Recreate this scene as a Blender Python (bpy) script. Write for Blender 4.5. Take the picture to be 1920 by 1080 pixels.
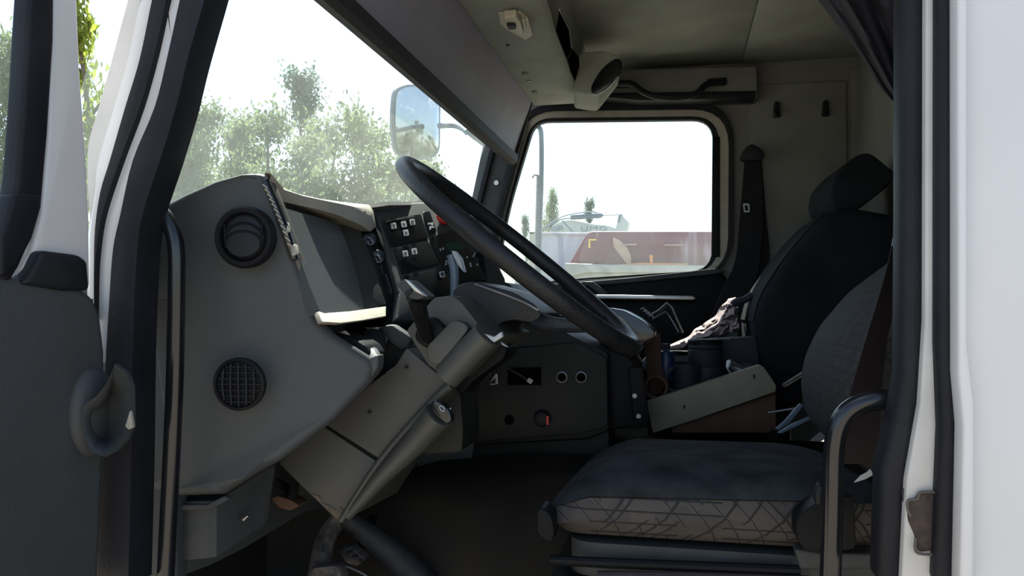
import bpy, bmesh, math, random
from mathutils import Vector, Matrix, noise
random.seed(7)
S = bpy.context.scene
for o in list(bpy.data.objects): bpy.data.objects.remove(o)
COL = S.collection

# ------------------------------------------------------------------ camera
EYE = 2.1; F = 1440.0; HY = 575.0
YAW = math.atan(310 / F); SN, CS = math.sin(YAW), math.cos(YAW)
cd = bpy.data.cameras.new('camera'); cam = bpy.data.objects.new('camera', cd); COL.objects.link(cam)
cam.location = (0, 0, EYE); cam.rotation_euler = (math.pi / 2, 0, YAW)
cd.sensor_width = 36; cd.lens = F / 1920 * 36; cd.shift_y = (HY - 540) / 1920
cd.clip_start = 0.01; cd.clip_end = 500
S.camera = cam

# ------------------------------------------------------------------ sky, sun, exposure
SUN_DIR = Vector((-0.22, 0.52, 0.82)).normalized()
w = bpy.data.worlds.new('world'); S.world = w; w.use_nodes = True
nt = w.node_tree; nt.nodes.clear()
N = nt.nodes.new; L = nt.links.new
out = N('ShaderNodeOutputWorld'); bg = N('ShaderNodeBackground'); sky = N('ShaderNodeTexSky')
sky.sky_type = 'NISHITA'; sky.sun_disc = False
sky.sun_elevation = math.asin(SUN_DIR.z); sky.sun_rotation = math.atan2(SUN_DIR.x, SUN_DIR.y)
sky.air_density = 1.0; sky.dust_density = 1.4; sky.ozone_density = 1.5
gain = N('ShaderNodeVectorMath'); gain.operation = 'SCALE'; gain.inputs['Scale'].default_value = 0.34
tc = N('ShaderNodeTexCoord'); mp = N('ShaderNodeMapping'); mp.inputs['Scale'].default_value = (1, 1, 2.4)
ns = N('ShaderNodeTexNoise'); ns.inputs['Scale'].default_value = 4.2; ns.inputs['Detail'].default_value = 7; ns.inputs['Roughness'].default_value = .55
rp = N('ShaderNodeValToRGB'); rp.color_ramp.elements[0].position = .56; rp.color_ramp.elements[1].position = .66
mx = N('ShaderNodeMix'); mx.data_type = 'RGBA'; mx.inputs[7].default_value = (2.6, 2.6, 2.65, 1)
L(sky.outputs[0], gain.inputs[0]); L(gain.outputs[0], mx.inputs[6])
L(tc.outputs['Generated'], mp.inputs[0]); L(mp.outputs[0], ns.inputs['Vector']); L(ns.outputs[0], rp.inputs[0]); L(rp.outputs[0], mx.inputs[0])
L(mx.outputs[2], bg.inputs[0]); L(bg.outputs[0], out.inputs[0])
bg.inputs[1].default_value = 1.0
sd = bpy.data.lights.new('sun', 'SUN'); sd.energy = 24; sd.angle = math.radians(.55); sd.color = (1, .95, .86)
so = bpy.data.objects.new('sun', sd); COL.objects.link(so)
so.rotation_euler = SUN_DIR.to_track_quat('Z', 'Y').to_euler()
S.view_settings.view_transform = 'Standard'; S.view_settings.look = 'None'; S.view_settings.gamma = 1
S.view_settings.use_curve_mapping = False; S.view_settings.exposure = -0.13

# ------------------------------------------------------------------ rays
UP = Vector((0, 0, EYE))
def ray(px, py):
    u = (px - 960) / F
    return Vector((-SN + u * CS, CS + u * SN, -(py - HY) / F))
def P(px, py, Y): r = ray(px, py); return r * (Y / r.y) + UP
def PX(px, py, X): r = ray(px, py); return r * (X / r.x) + UP
def PZ(px, py, z): r = ray(px, py); return r * (z / r.z) + UP
def PN(px, py, pt, n): r = ray(px, py); return r * ((pt - UP).dot(n) / r.dot(n)) + UP
def PP(pts, Y):
    res = []
    for q in pts:
        if len(q) == 3: res.append(P(*q))
        else: res.append(P(q[0], q[1], Y(*q) if callable(Y) else Y))
    return res
V = lambda x, y, z: Vector((x, y, z + EYE))       # camera-relative height

# ------------------------------------------------------------------ materials
MATS = {}
def nodes(name):
    m = bpy.data.materials.new(name); m.use_nodes = True
    return m, m.node_tree, m.node_tree.nodes['Principled BSDF']
def mat(name, col, rough=.55, var=.12, scale=12, bump=.0, bscale=350, metal=0, spec=.5, col2=None, det=4):
    if name in MATS: return MATS[name]
    m, t, b = nodes(name); n = t.nodes.new; l = t.links.new
    b.inputs['Roughness'].default_value = rough; b.inputs['Metallic'].default_value = metal
    b.inputs['Specular IOR Level'].default_value = spec
    c = Vector(col); lo = col2 or tuple(c * (1 - var)); hi = tuple(c * (1 + var)) if not col2 else tuple(c)
    co = n('ShaderNodeTexCoord'); no = n('ShaderNodeTexNoise'); no.inputs['Scale'].default_value = scale; no.inputs['Detail'].default_value = det
    r = n('ShaderNodeValToRGB'); r.color_ramp.elements[0].position = .3; r.color_ramp.elements[1].position = .7
    r.color_ramp.elements[0].color = (*lo, 1); r.color_ramp.elements[1].color = (*hi, 1)
    l(co.outputs['Object'], no.inputs['Vector']); l(no.outputs[0], r.inputs[0]); l(r.outputs[0], b.inputs['Base Color'])
    if bump:
        n2 = n('ShaderNodeTexNoise'); n2.inputs['Scale'].default_value = bscale; n2.inputs['Detail'].default_value = 2
        bp = n('ShaderNodeBump'); bp.inputs['Strength'].default_value = bump; bp.inputs['Distance'].default_value = .002
        l(co.outputs['Object'], n2.inputs['Vector']); l(n2.outputs[0], bp.inputs['Height']); l(bp.outputs[0], b.inputs['Normal'])
    MATS[name] = m; return m
M_dash = mat('grey_dash_plastic', (0.04472, 0.04945, 0.05031), .6, .10, 6, .35, 500)
M_column = mat('column_grey_plastic', (0.04703, 0.04838, 0.043), .5, .12, 9, .25, 500)
M_dark = mat('dark_plastic', (0.0132, 0.0144, 0.0162), .5, .2, 10, .3, 500, spec=.22)
M_black = mat('black_plastic', (0.006, 0.0066, 0.0078), .5, .2, 14, .15, 500, spec=.12)
M_rubber = mat('black_rubber', (0.0105, 0.01125, 0.015), .55, .25, 14, .3, 260, spec=.22)
M_void = mat('deep_black', (.003, .003, .003), .9, .1, 10, spec=.0)  # colour carries the shade inside slots and holes, built as solid plates
M_gloss = mat('gloss_black', (.008, .009, .011), .18, .2, 14)
M_wheel = mat('wheel_leatherette', (.013, .014, .016), .42, .25, 20, .5, 300, spec=.28)
M_white = mat('white_paint', (0.624, 0.624, 0.624), .35, .03, 5)
M_edge = mat('edge_grey_brown', (.085, .075, .065), .6, .1, 20)
M_jamb = mat('white_jamb_paint', (0.496, 0.488, 0.464), .4, .10, 14)
M_beige = mat('beige_trim', (.32, .30, .25), .55, .1, 20, .2, 300)
M_head = mat('headliner_fabric', (.275, .285, .25), .9, .16, 5, .5, 300)
M_wallf = mat('wall_trim_fabric', (.150, .153, .145), .9, .2, 4, .5, 260)
M_visor = mat('visor_vinyl', (.245, .24, .30), .6, .08, 7, .2, 400, spec=.25)
M_visor_lip = mat('visor_lip', (.030, .029, .034), .6, .1, 7, spec=.1)
M_console = mat('console_plastic', (0.0143, 0.01595, 0.01485), .55, .15, 8, .3, 400, spec=.22)
M_belt = mat('belt_webbing', (0.0084, 0.0084, 0.0108), .7, .2, 60, .4, 700, spec=.22)
M_belt_red = mat('brown_belt_webbing', (0.024, 0.0152, 0.016), .7, .2, 60, .4, 700)
M_curtain = mat('curtain_cloth', (0.028, 0.0252, 0.0336), .85, .15, 9, .3, 300)
M_dust = mat('dusty_seat_cloth', (.042, .046, .049), .9, .0, 13, .9, 110, col2=(.008, .0105, .0135), det=12, spec=.15)
M_pass = mat('passenger_seat_cloth', (0.01425, 0.01615, 0.019), .85, .25, 9, .5, 200, spec=.06)
M_pass_front = mat('passenger_seat_front_cloth', (0.0165, 0.0198, 0.0216), .85, .0, 12, .5, 200, col2=(0.0066, 0.0081, 0.0096), det=8, spec=.06)  # blotchy bluish tone for the front of the backrest
M_mat = mat('floor_mat_rubber', (.040, .034, .027), .9, .0, 3.2, .5, 90, col2=(.0085, .009, .0095), det=10, spec=.1)
M_floor = mat('cab_floor_mat', (0.0042, 0.0042, 0.0042), .8, .3, 12, .4, 100)  # near black, with the shade of the footwell put into the colour
M_cream = mat('cream_painted_board', (.26, .235, .165), .6, .0, 9, .1, 200, col2=(.18, .165, .115), det=8)
M_brown = mat('brown_card', (.085, .045, .026), .8, .2, 14, .2, 200)
M_blue = mat('blue_plastic', (0.011, 0.0275, 0.088), .4, .15, 10)
M_navy = mat('navy_bag_cloth', (0.0108, 0.015, 0.027), .7, .25, 14, .4, 200)
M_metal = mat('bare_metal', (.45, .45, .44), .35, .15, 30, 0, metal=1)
M_steel = mat('worn_steel', (.30, .31, .33), .4, .2, 30, 0, metal=.7)
M_rust = mat('rusty_striker', (.075, .048, .036), .75, .0, 60, .4, 200, col2=(.02, .014, .014), det=8)
M_red = mat('red_button', (.5, .02, .015), .4)
M_icon = mat('pale_icon_print', (.38, .40, .40), .5, .1, 900)
M_icon_dark = mat('icon_mark', (.03, .03, .035), .5)
M_green = mat('green_display', (.006, .04, .028), .3)
M_lever = mat('blue_grey_lever', (.11, .15, .19), .4, .1, 20)
M_dirt = mat('muddy_pedal', (.11, .095, .085), .85, .0, 50, .8, 60, col2=(.012, .012, .013), det=9)
M_maroon = mat('maroon_paint', (.165, .040, .060), .55, .0, 1.6, 0, col2=(.11, .03, .05), det=8)
def maroon_paint():
    m, t, b = nodes('streaked_maroon_paint'); n = t.nodes.new; l = t.links.new; b.inputs['Roughness'].default_value = .6
    co = n('ShaderNodeTexCoord'); mp_ = n('ShaderNodeMapping'); mp_.inputs['Scale'].default_value = (5, 1, .7); l(co.outputs['Object'], mp_.inputs[0])
    no = n('ShaderNodeTexNoise'); no.inputs['Scale'].default_value = 1.6; no.inputs['Detail'].default_value = 6; l(mp_.outputs[0], no.inputs['Vector'])
    n2 = n('ShaderNodeTexNoise'); n2.inputs['Scale'].default_value = 1.1; n2.inputs['Detail'].default_value = 5; l(co.outputs['Object'], n2.inputs['Vector'])
    ml = n('ShaderNodeMath'); ml.operation = 'MULTIPLY'; l(no.outputs[0], ml.inputs[0]); l(n2.outputs[0], ml.inputs[1])
    r = n('ShaderNodeValToRGB'); r.color_ramp.elements[0].position = .29; r.color_ramp.elements[1].position = .50
    r.color_ramp.elements[0].color = (.15, .022, .050, 1); r.color_ramp.elements[1].color = (.42, .32, .38, 1)
    l(ml.outputs[0], r.inputs[0]); l(r.outputs[0], b.inputs['Base Color']); return m
M_maroon = maroon_paint()
M_galv = mat('grey_steel_frame', (.35, .36, .34), .6, .25, 3)
M_orange = mat('orange_paint', (.65, .25, .08), .5, .1, 6)
M_yellow = mat('yellow_paint', (.75, .46, .06), .5)
M_tan = mat('tan_flap', (.40, .25, .20), .6)
M_box = mat('pale_grey_box_panel', (.50, .52, .58), .6, .05, 2)
M_machine = mat('white_machine_paint', (.52, .56, .52), .5, .06, 2)
M_slate = mat('blue_grey_cylinder', (.11, .16, .21), .4, .1, 4)
M_tyre = mat('tyre_rubber', (.03, .03, .03), .8)
M_bark = mat('tree_bark', (.14, .12, .10), .9, .3, 12, .5, 40)
M_sand = mat('sandy_ground', (0.2475, 0.2175, 0.1725), .95, .0, .35, .3, 3, col2=(0.18, 0.1575, 0.1237), det=9)
M_cream_plastic = mat('cream_lamp_plastic', (.50, .46, .36), .5, .06, 20)
M_pillar_grey = mat('pillar_trim_grey', (0.045, 0.048, 0.048), .6, .12, 10, .3, 400, spec=.22)
M_boot = mat('rubber_boot_dusty', (0.02025, 0.0225, 0.027), .7, .0, 30, .5, 100, col2=(0.0045, 0.0054, 0.0072), det=8)
M_cam = mat('pink_camo_cloth', (.23, .175, .17), .85, .0, 22, .3, 400, col2=(.17, .125, .13), det=3)

def leaf_mat(name, col):
    m, t, b = nodes(name); n = t.nodes.new; l = t.links.new
    oi = n('ShaderNodeTexCoord'); no = n('ShaderNodeTexNoise'); no.inputs['Scale'].default_value = 2.5; no.inputs['Detail'].default_value = 5
    r = n('ShaderNodeValToRGB'); c = Vector(col)
    r.color_ramp.elements[0].color = (*(c * .6), 1); r.color_ramp.elements[1].color = (*(c * 1.5), 1)
    r.color_ramp.elements[0].position = .35; r.color_ramp.elements[1].position = .65
    l(oi.outputs['Object'], no.inputs['Vector']); l(no.outputs[0], r.inputs[0])
    tr = n('ShaderNodeBsdfTranslucent'); ms = n('ShaderNodeMixShader'); ms.inputs[0].default_value = .45
    l(r.outputs[0], b.inputs['Base Color']); l(r.outputs[0], tr.inputs[0]); b.inputs['Roughness'].default_value = .6
    o = t.nodes['Material Output']; l(b.outputs[0], ms.inputs[1]); l(tr.outputs[0], ms.inputs[2]); l(ms.outputs[0], o.inputs[0])
    return m
M_leaf = leaf_mat('willow_leaf', (.16, .205, .095)); M_leaf2 = leaf_mat('poplar_leaf', (.085, .135, .09)); M_leaf3 = leaf_mat('bright_leaf', (.24, .30, .045))

def glass_mat(name, dust, tint=(.93, .97, .96), ns=5.0):
    m, t, b = nodes(name); n = t.nodes.new; l = t.links.new; t.nodes.remove(b)
    tp = n('ShaderNodeBsdfTransparent'); tp.inputs[0].default_value = (*tint, 1)
    df = n('ShaderNodeBsdfDiffuse'); df.inputs[0].default_value = (.62, .68, .64, 1)
    tl = n('ShaderNodeBsdfTranslucent'); tl.inputs[0].default_value = (.62, .68, .64, 1)
    dd = n('ShaderNodeMixShader'); dd.inputs[0].default_value = .55
    l(df.outputs[0], dd.inputs[1]); l(tl.outputs[0], dd.inputs[2])
    co = n('ShaderNodeTexCoord'); no = n('ShaderNodeTexNoise'); no.inputs['Scale'].default_value = ns; no.inputs['Detail'].default_value = 8
    mr = n('ShaderNodeMapRange'); mr.inputs[1].default_value = .3; mr.inputs[2].default_value = .75; mr.inputs[3].default_value = dust * .6; mr.inputs[4].default_value = dust * 1.5
    l(co.outputs['Object'], no.inputs['Vector']); l(no.outputs[0], mr.inputs[0])
    m1 = n('ShaderNodeMixShader'); l(mr.outputs[0], m1.inputs[0]); l(tp.outputs[0], m1.inputs[1]); l(dd.outputs[0], m1.inputs[2])
    gl = n('ShaderNodeBsdfGlossy'); gl.inputs['Roughness'].default_value = .02
    lw = n('ShaderNodeLayerWeight'); pw = n('ShaderNodeMath'); pw.operation = 'POWER'; pw.inputs[1].default_value = 5
    fr = n('ShaderNodeMath'); fr.operation = 'MULTIPLY_ADD'; fr.inputs[1].default_value = .45; fr.inputs[2].default_value = .02
    l(lw.outputs['Facing'], pw.inputs[0]); l(pw.outputs[0], fr.inputs[0])
    m2 = n('ShaderNodeMixShader'); l(fr.outputs[0], m2.inputs[0]); l(m1.outputs[0], m2.inputs[1]); l(gl.outputs[0], m2.inputs[2])
    l(m2.outputs[0], t.nodes['Material Output'].inputs[0]); return m
M_wind = glass_mat('dusty_windscreen_glass', .085)
M_side = glass_mat('side_window_glass', .052)
def mirror_mat():
    m, t, b = nodes('mirror_glass'); b.inputs['Metallic'].default_value = 1; b.inputs['Roughness'].default_value = .01
    b.inputs['Base Color'].default_value = (.44, .48, .52, 1); return m
M_mirror = mirror_mat()

def seat_pattern(nm='patterned_seat_cloth', g=1.0):
    m, t, b = nodes(nm); n = t.nodes.new; l = t.links.new
    b.inputs['Roughness'].default_value = .85
    co = n('ShaderNodeTexCoord'); sp = n('ShaderNodeSeparateXYZ'); l(co.outputs['Object'], sp.inputs[0])
    def math_(op, a, c=None):
        q = n('ShaderNodeMath'); q.operation = op
        for i, x in enumerate((a, c)):
            if x is None: continue
            if isinstance(x, (int, float)): q.inputs[i].default_value = x
            else: l(x, q.inputs[i])
        return q.outputs[0]
    xx = math_('ADD', sp.outputs[0], math_('MULTIPLY', sp.outputs[1], .6)); zz = sp.outputs[2]
    lines = None
    for (a, c, per, th, sd_) in ((1, .85, .052, .042, 0), (1, -.85, .047, .045, 3), (1, .85, .036, .03, 7), (1, -.85, .083, .03, 11), (.0, 1, .019, .075, 5)):
        s = math_('ADD', math_('MULTIPLY', xx, a), math_('MULTIPLY', zz, c))
        fr = math_('ABSOLUTE', math_('SUBTRACT', math_('FRACT', math_('DIVIDE', s, per)), .5))
        ln = math_('LESS_THAN', fr, th)
        vo = n('ShaderNodeTexVoronoi'); vo.distance = 'CHEBYCHEV'; vo.inputs['Randomness'].default_value = 0; vo.inputs['Scale'].default_value = 13 + sd_ * .4
        ad = n('ShaderNodeVectorMath'); ad.inputs[1].default_value = (sd_, sd_ * 1.7, sd_ * .3); l(co.outputs['Object'], ad.inputs[0]); l(ad.outputs[0], vo.inputs['Vector'])
        ss = n('ShaderNodeSeparateColor'); l(vo.outputs['Color'], ss.inputs[0])
        ln = math_('MULTIPLY', ln, math_('GREATER_THAN', ss.outputs[0], .30))
        lines = ln if lines is None else math_('MAXIMUM', lines, ln)
    vo = n('ShaderNodeTexVoronoi'); vo.inputs['Scale'].default_value = 22; l(co.outputs['Object'], vo.inputs['Vector'])
    s2 = n('ShaderNodeSeparateColor'); l(vo.outputs['Color'], s2.inputs[0])
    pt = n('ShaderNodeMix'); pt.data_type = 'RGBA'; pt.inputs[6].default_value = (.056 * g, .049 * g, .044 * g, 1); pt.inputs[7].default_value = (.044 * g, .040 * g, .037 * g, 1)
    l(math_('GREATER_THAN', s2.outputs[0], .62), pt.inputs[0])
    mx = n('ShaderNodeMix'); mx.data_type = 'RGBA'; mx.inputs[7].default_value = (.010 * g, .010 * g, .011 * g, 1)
    l(lines, mx.inputs[0]); l(pt.outputs[2], mx.inputs[6]); l(mx.outputs[2], b.inputs['Base Color'])
    return m
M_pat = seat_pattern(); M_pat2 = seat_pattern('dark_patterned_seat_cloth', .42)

# ------------------------------------------------------------------ builders
def origin(o):
    v = Vector((0, 0, 0))
    while o: v = v + o.location; o = o.parent
    return v
def obj(name, bm, m, parent=None, smooth=35, label=None, cat=None, group=None, kind=None):
    bmesh.ops.recalc_face_normals(bm, faces=bm.faces)
    me = bpy.data.meshes.new(name)
    if parent is None:
        xs = [v.co for v in bm.verts]
        off = Vector(((min(v.x for v in xs) + max(v.x for v in xs)) / 2, (min(v.y for v in xs) + max(v.y for v in xs)) / 2, min(v.z for v in xs)))
    else: off = origin(parent)
    bmesh.ops.translate(bm, verts=bm.verts, vec=-off)
    for f in bm.faces: f.smooth = smooth > 0
    bm.to_mesh(me); bm.free()
    if smooth > 0: me.set_sharp_from_angle(angle=math.radians(smooth))
    me.materials.append(m)
    o = bpy.data.objects.new(name, me); COL.objects.link(o)
    if parent is None: o.location = off
    else: o.parent = parent
    if label: o['label'] = label
    if cat: o['category'] = cat
    if group: o['group'] = group
    if kind: o['kind'] = kind
    return o
def thing(name, label, cat, loc, group=None):
    o = bpy.data.objects.new(name, None); COL.objects.link(o); o.location = loc; o.empty_display_size = .05
    o['label'] = label; o['category'] = cat
    if group: o['group'] = group
    return o
def bev(bm, b, seg=3, ang=25):
    if b <= 0: return
    es = [e for e in bm.edges if len(e.link_faces) == 2 and e.calc_face_angle(0) > math.radians(ang)]
    bmesh.ops.bevel(bm, geom=es, offset=b, segments=seg, affect='EDGES', profile=.5, clamp_overlap=True)
def slab(pts, off=(0, .02, 0), b=0, seg=3, bm=None, ang=25):
    bm2 = bmesh.new(); off = Vector(off)
    a = [bm2.verts.new(p) for p in pts]; c = [bm2.verts.new(p + off) for p in pts]; n = len(pts)
    bm2.faces.new(a); bm2.faces.new(c[::-1])
    for i in range(n): bm2.faces.new((a[i], c[i], c[(i + 1) % n], a[(i + 1) % n]))
    bmesh.ops.recalc_face_normals(bm2, faces=bm2.faces)
    bev(bm2, b, seg, ang)
    if bm is None: return bm2
    me = bpy.data.meshes.new('tmp'); bm2.to_mesh(me); bm2.free(); bm.from_mesh(me); bpy.data.meshes.remove(me); return bm
def ring(outer, inner, off=(0, .02, 0), b=0):
    bm = bmesh.new(); off = Vector(off); n = len(outer)
    A = [bm.verts.new(p) for p in outer]; B = [bm.verts.new(p) for p in inner]
    A2 = [bm.verts.new(p + off) for p in outer]; B2 = [bm.verts.new(p + off) for p in inner]
    for i in range(n):
        j = (i + 1) % n
        bm.faces.new((A[i], A[j], B[j], B[i])); bm.faces.new((A2[j], A2[i], B2[i], B2[j]))
        bm.faces.new((A[j], A[i], A2[i], A2[j])); bm.faces.new((B[i], B[j], B2[j], B2[i]))
    bev(bm, b, 2); return bm
def loft(rings, cap=True, closed=True):
    bm = bmesh.new(); R = [[bm.verts.new(p) for p in r] for r in rings]; n = len(R[0])
    for a, c in zip(R, R[1:]):
        for i in range(n if closed else n - 1):
            j = (i + 1) % n; bm.faces.new((a[i], a[j], c[j], c[i]))
    if cap and closed: bm.faces.new(R[0]); bm.faces.new(R[-1][::-1])
    return bm
def catmull(pts, k=6, closed=False):
    n = len(pts); res = []
    for i in range(n if closed else n - 1):
        g = lambda j: pts[j % n] if closed else pts[max(0, min(n - 1, j))]
        p0, p1, p2, p3 = g(i - 1), g(i), g(i + 1), g(i + 2)
        for s in range(k):
            t = s / k
            res.append(.5 * ((2 * p1) + (p2 - p0) * t + (2 * p0 - 5 * p1 + 4 * p2 - p3) * t * t + (3 * p1 - p0 - 3 * p2 + p3) * t ** 3))
    if not closed: res.append(pts[-1])
    return res
def tube(path, r, seg=12, k=0, closed=False, flat=1.0):
    if k: path = catmull(path, k, closed)
    n = len(path); rings = []; up = None
    for i, p in enumerate(path):
        a = path[(i - 1) % n] if (closed or i > 0) else p; c = path[(i + 1) % n] if (closed or i < n - 1) else p
        d = (c - a).normalized()
        if up is None: up = d.orthogonal().normalized()
        up = (up - d * up.dot(d)).normalized(); s = d.cross(up)
        rr = r(i / max(1, n - 1)) if callable(r) else r
        rings.append([p + (up * math.cos(t) + s * math.sin(t) * flat) * rr for t in (2 * math.pi * j / seg for j in range(seg))])
    if closed:
        # untwist: choose the offset that lines the last ring up with the first
        best = min(range(seg), key=lambda o_: (rings[-1][o_] - rings[0][0]).length)
        bm = loft(rings, cap=False)
        bm.verts.ensure_lookup_table(); nv = len(bm.verts)
        for i in range(seg):
            j = (i + 1) % seg
            bm.faces.new((bm.verts[nv - seg + (i + best) % seg], bm.verts[nv - seg + (j + best) % seg], bm.verts[j], bm.verts[i]))
        return bm
    return loft(rings)
def box(c, s, b=0, rot=None, bm=None):
    bm2 = bmesh.new(); bmesh.ops.create_cube(bm2, size=1)
    bmesh.ops.scale(bm2, vec=Vector(s), verts=bm2.verts); bev(bm2, b, 2)
    if rot is not None: bmesh.ops.transform(bm2, matrix=rot.to_4x4(), verts=bm2.verts)
    bmesh.ops.translate(bm2, vec=Vector(c), verts=bm2.verts)
    if bm is None: return bm2
    me = bpy.data.meshes.new('tmp'); bm2.to_mesh(me); bm2.free(); bm.from_mesh(me); bpy.data.meshes.remove(me); return bm
def lathe(c, axis, prof, seg=28, cap=True):
    """prof: (radius, distance along the axis)"""
    axis = Vector(axis).normalized(); u = axis.orthogonal().normalized(); v = axis.cross(u)
    rings = [[c + axis * h + (u * math.cos(t) + v * math.sin(t)) * r for t in (2 * math.pi * j / seg for j in range(seg))] for r, h in prof]
    return loft(rings, cap)
def disc(c, axis, r, h, seg=20): return lathe(c, axis, [(r, 0), (r, h)], seg)
def rpoly(pts, r, k=5):
    """round the corners of a polygon (2-D or 3-D points)"""
    q = [Vector(p) for p in pts]; n = len(q); res = []
    for i in range(n):
        rr = r[i] if isinstance(r, (list, tuple)) else r
        a, p, c = q[i - 1], q[i], q[(i + 1) % n]
        d1, d2 = (a - p), (c - p)
        t1, t2 = min(rr, d1.length * .48), min(rr, d2.length * .48)
        s, e = p + d1.normalized() * t1, p + d2.normalized() * t2
        for j in range(k + 1):
            t = j / k; res.append(s * (1 - t) ** 2 + p * 2 * t * (1 - t) + e * t * t)
    return res
def ribbon(left, right, th=.002):
    rings = []
    for a, c in zip(left, right):
        n_ = Vector((0, -1, 0)) * th
        rings.append([a, c, c - n_, a - n_])
    return loft(rings)
def xyf(Y0, k, x0):  # depth that grows to the right of pixel x0
    return lambda x, y: Y0 + max(0, x - x0) * k

# ================================================================== ground and cab shell
obj('ground', box((0, 20, -.05), (260, 260, .1)), M_sand, kind='structure')
obj('floor', box(V(-.15, 2.03, -.845), (1.7, 2.2, .05)), M_floor, kind='structure')
XS = .245
for a, c, z in ((-.72, XS - .0015, .945), (XS + .0015, .70, .94)):
    obj('ceiling', box(V((a + c) / 2, 2.02, z + .02), (c - a, 2.24, .04), .006), M_head, kind='structure')
obj('wall_rear', box(V(.69, 2.03, .08), (.05, 2.2, 1.85)), M_wallf, kind='structure')

# passenger side wall with the window hole
def wpts(pts, r, Y): return [P(p.x, p.y, Y) for p in rpoly(pts, r, 6)]
G0 = [(1003, 228), (1337, 224), (1335, 506), (1085, 522), (930, 538), (950, 405)]
def grow(dl, dt, dr, db): return [(1003 - dl, 228 - dt), (1337 + dr, 224 - dt), (1335 + dr, 506 + db), (1085 + dl * 0, 522 + db), (930 - dl, 538 + db), (950 - dl, 405)]
RR = [26, 40, 40, 40, 10, 60]
ws = lambda d, Y: wpts(grow(*d), [r + max(d) for r in RR], Y)
hole = ws((16, 24, 36, 10), 3.1)
wc = [V(-.80, 3.1, .96), V(.70, 3.1, .96), V(.70, 3.1, -.82), V(-.80, 3.1, -.82)]
hp = hole; nH = len(hp)
XL = [P(x, y, 3.1) for x, y in ((940, 195), (930, 235), (916, 285), (892, 400), (866, 530))]
def xleft(z):
    if z >= XL[0].z: return XL[0].x
    for a, c in zip(XL, XL[1:]):
        if z >= c.z: return c.x + (a.x - c.x) * (z - c.z) / (a.z - c.z)
    return -1.0
def outer_match(h, box4):
    """project each hole point out to the wall rectangle"""
    cx = sum((p.x for p in h)) / len(h); cz = sum((p.z for p in h)) / len(h)
    x0, x1, z0, z1 = box4; res = []
    for p in h:
        dx, dz = p.x - cx, p.z - cz; t = 1e9
        if dx > 1e-6: t = min(t, (x1 - cx) / dx)
        if dx < -1e-6: t = min(t, (x0 - cx) / dx)
        if dz > 1e-6: t = min(t, (z1 - cz) / dz)
        if dz < -1e-6: t = min(t, (z0 - cz) / dz)
        q = Vector((cx + dx * t, p.y, cz + dz * t)); q.x = max(q.x, xleft(q.z)); res.append(q)
    return res
om = outer_match(hp, (-1.0, .70, EYE - .82, EYE + .98))
wall_r = obj('wall_right', ring(om, hp, (0, .05, 0)), M_wallf, kind='structure', smooth=0)
obj('wall_panel', slab(PP([(1418, 158), (1588, 150), (1592, 640), (1400, 640), (1404, 215)], 3.088), (0, .015, 0), .006), M_wallf, wall_r)
obj('corner_strip', slab(PP([(1596, 130), (1640, 120), (1640, 640), (1598, 640)], 3.09), (0, .015, 0), .004), M_wallf, wall_r)
# the far door: its seal, painted frame and rubber
door2 = obj('door_2', slab(PP([(1050, 535), (1180, 524), (1345, 507), (1362, 520), (1362, 575), (1345, 700), (1050, 700)], 3.07), (0, .04, 0), .008), M_black, kind='structure')
obj('door_seal', ring(ws((24, 34, 40, 10), 3.075), ws((18, 20, 30, 8), 3.075), (0, .03, 0), .004), M_rubber, door2)
obj('door_frame', ring(ws((20, 21, 31, 8), 3.085), ws((5, 7, 12, 3), 3.085), (0, .05, 0), .008), M_beige, door2)
obj('window_rubber', ring(ws((10, 9, 14, 5), 3.09), ws((0, 0, 0, 0), 3.09), (0, .03, 0), .003), M_rubber, door2)
obj('window_channel', slab(PP([(1336, 256), (1350, 256), (1350, 482), (1334, 482)], 3.08), (0, .02, 0), .003), M_black, door2)
obj('window_sill', slab(PP([(1050, 532), (1180, 521), (1345, 503), (1362, 508), (1340, 514), (1180, 530), (1050, 540)], 3.05), (0, .05, 0), .003), M_pillar_grey, door2)
obj('armrest', slab(PP([(1100, 552), (1300, 555), (1306, 559), (1300, 563), (1100, 561)], 3.0), (0, .08, 0), .004), M_metal, door2)  # bright metal strip stands in for sunlight on the armrest edge
obj('door_pull', slab(PP([(1092, 528), (1112, 528), (1142, 550), (1126, 551)], 3.03), (0, .05, 0), .004), M_pillar_grey, door2)
obj('window_2', slab(ws((4, 4, 6, 4), 3.12), (0, .004, 0)), M_side, kind='structure', smooth=0)

# windscreen and the walls under and above it
wx = lambda z: -.86 + .35 * (z - .44)
obj('window_1', slab([V(wx(.02), 1.02, .02), V(wx(.02), 3.1, .02), V(wx(.93), 3.1, .93), V(wx(.93), 1.02, .93)], (-.005, 0, 0)), M_wind, kind='structure', smooth=0)
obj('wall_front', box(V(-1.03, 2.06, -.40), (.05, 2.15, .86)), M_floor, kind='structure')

# right pillar between windscreen and far door window
t2 = obj('trim_2', slab(PP([(958, 200), (992, 215), (985, 262), (948, 400), (935, 470), (915, 545), (862, 545), (888, 420), (920, 270), (938, 215)], 3.06), (-.05, .05, 0), .01), M_pillar_grey, kind='structure')
obj('seal_strip', slab(PP([(922, 262), (932, 262), (902, 380), (880, 480), (870, 480), (892, 380)], 3.04), (0, .02, 0), .004), M_rubber, t2)
obj('seal_strip', slab(PP([(960, 268), (976, 262), (950, 355), (930, 430), (925, 480), (912, 480), (928, 400)], 3.04), (0, .02, 0), .004), M_rubber, t2)
obj('screw', disc(P(931, 343, 3.055), (0, -1, 0), .010, .006, 14), M_metal, t2)

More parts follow.
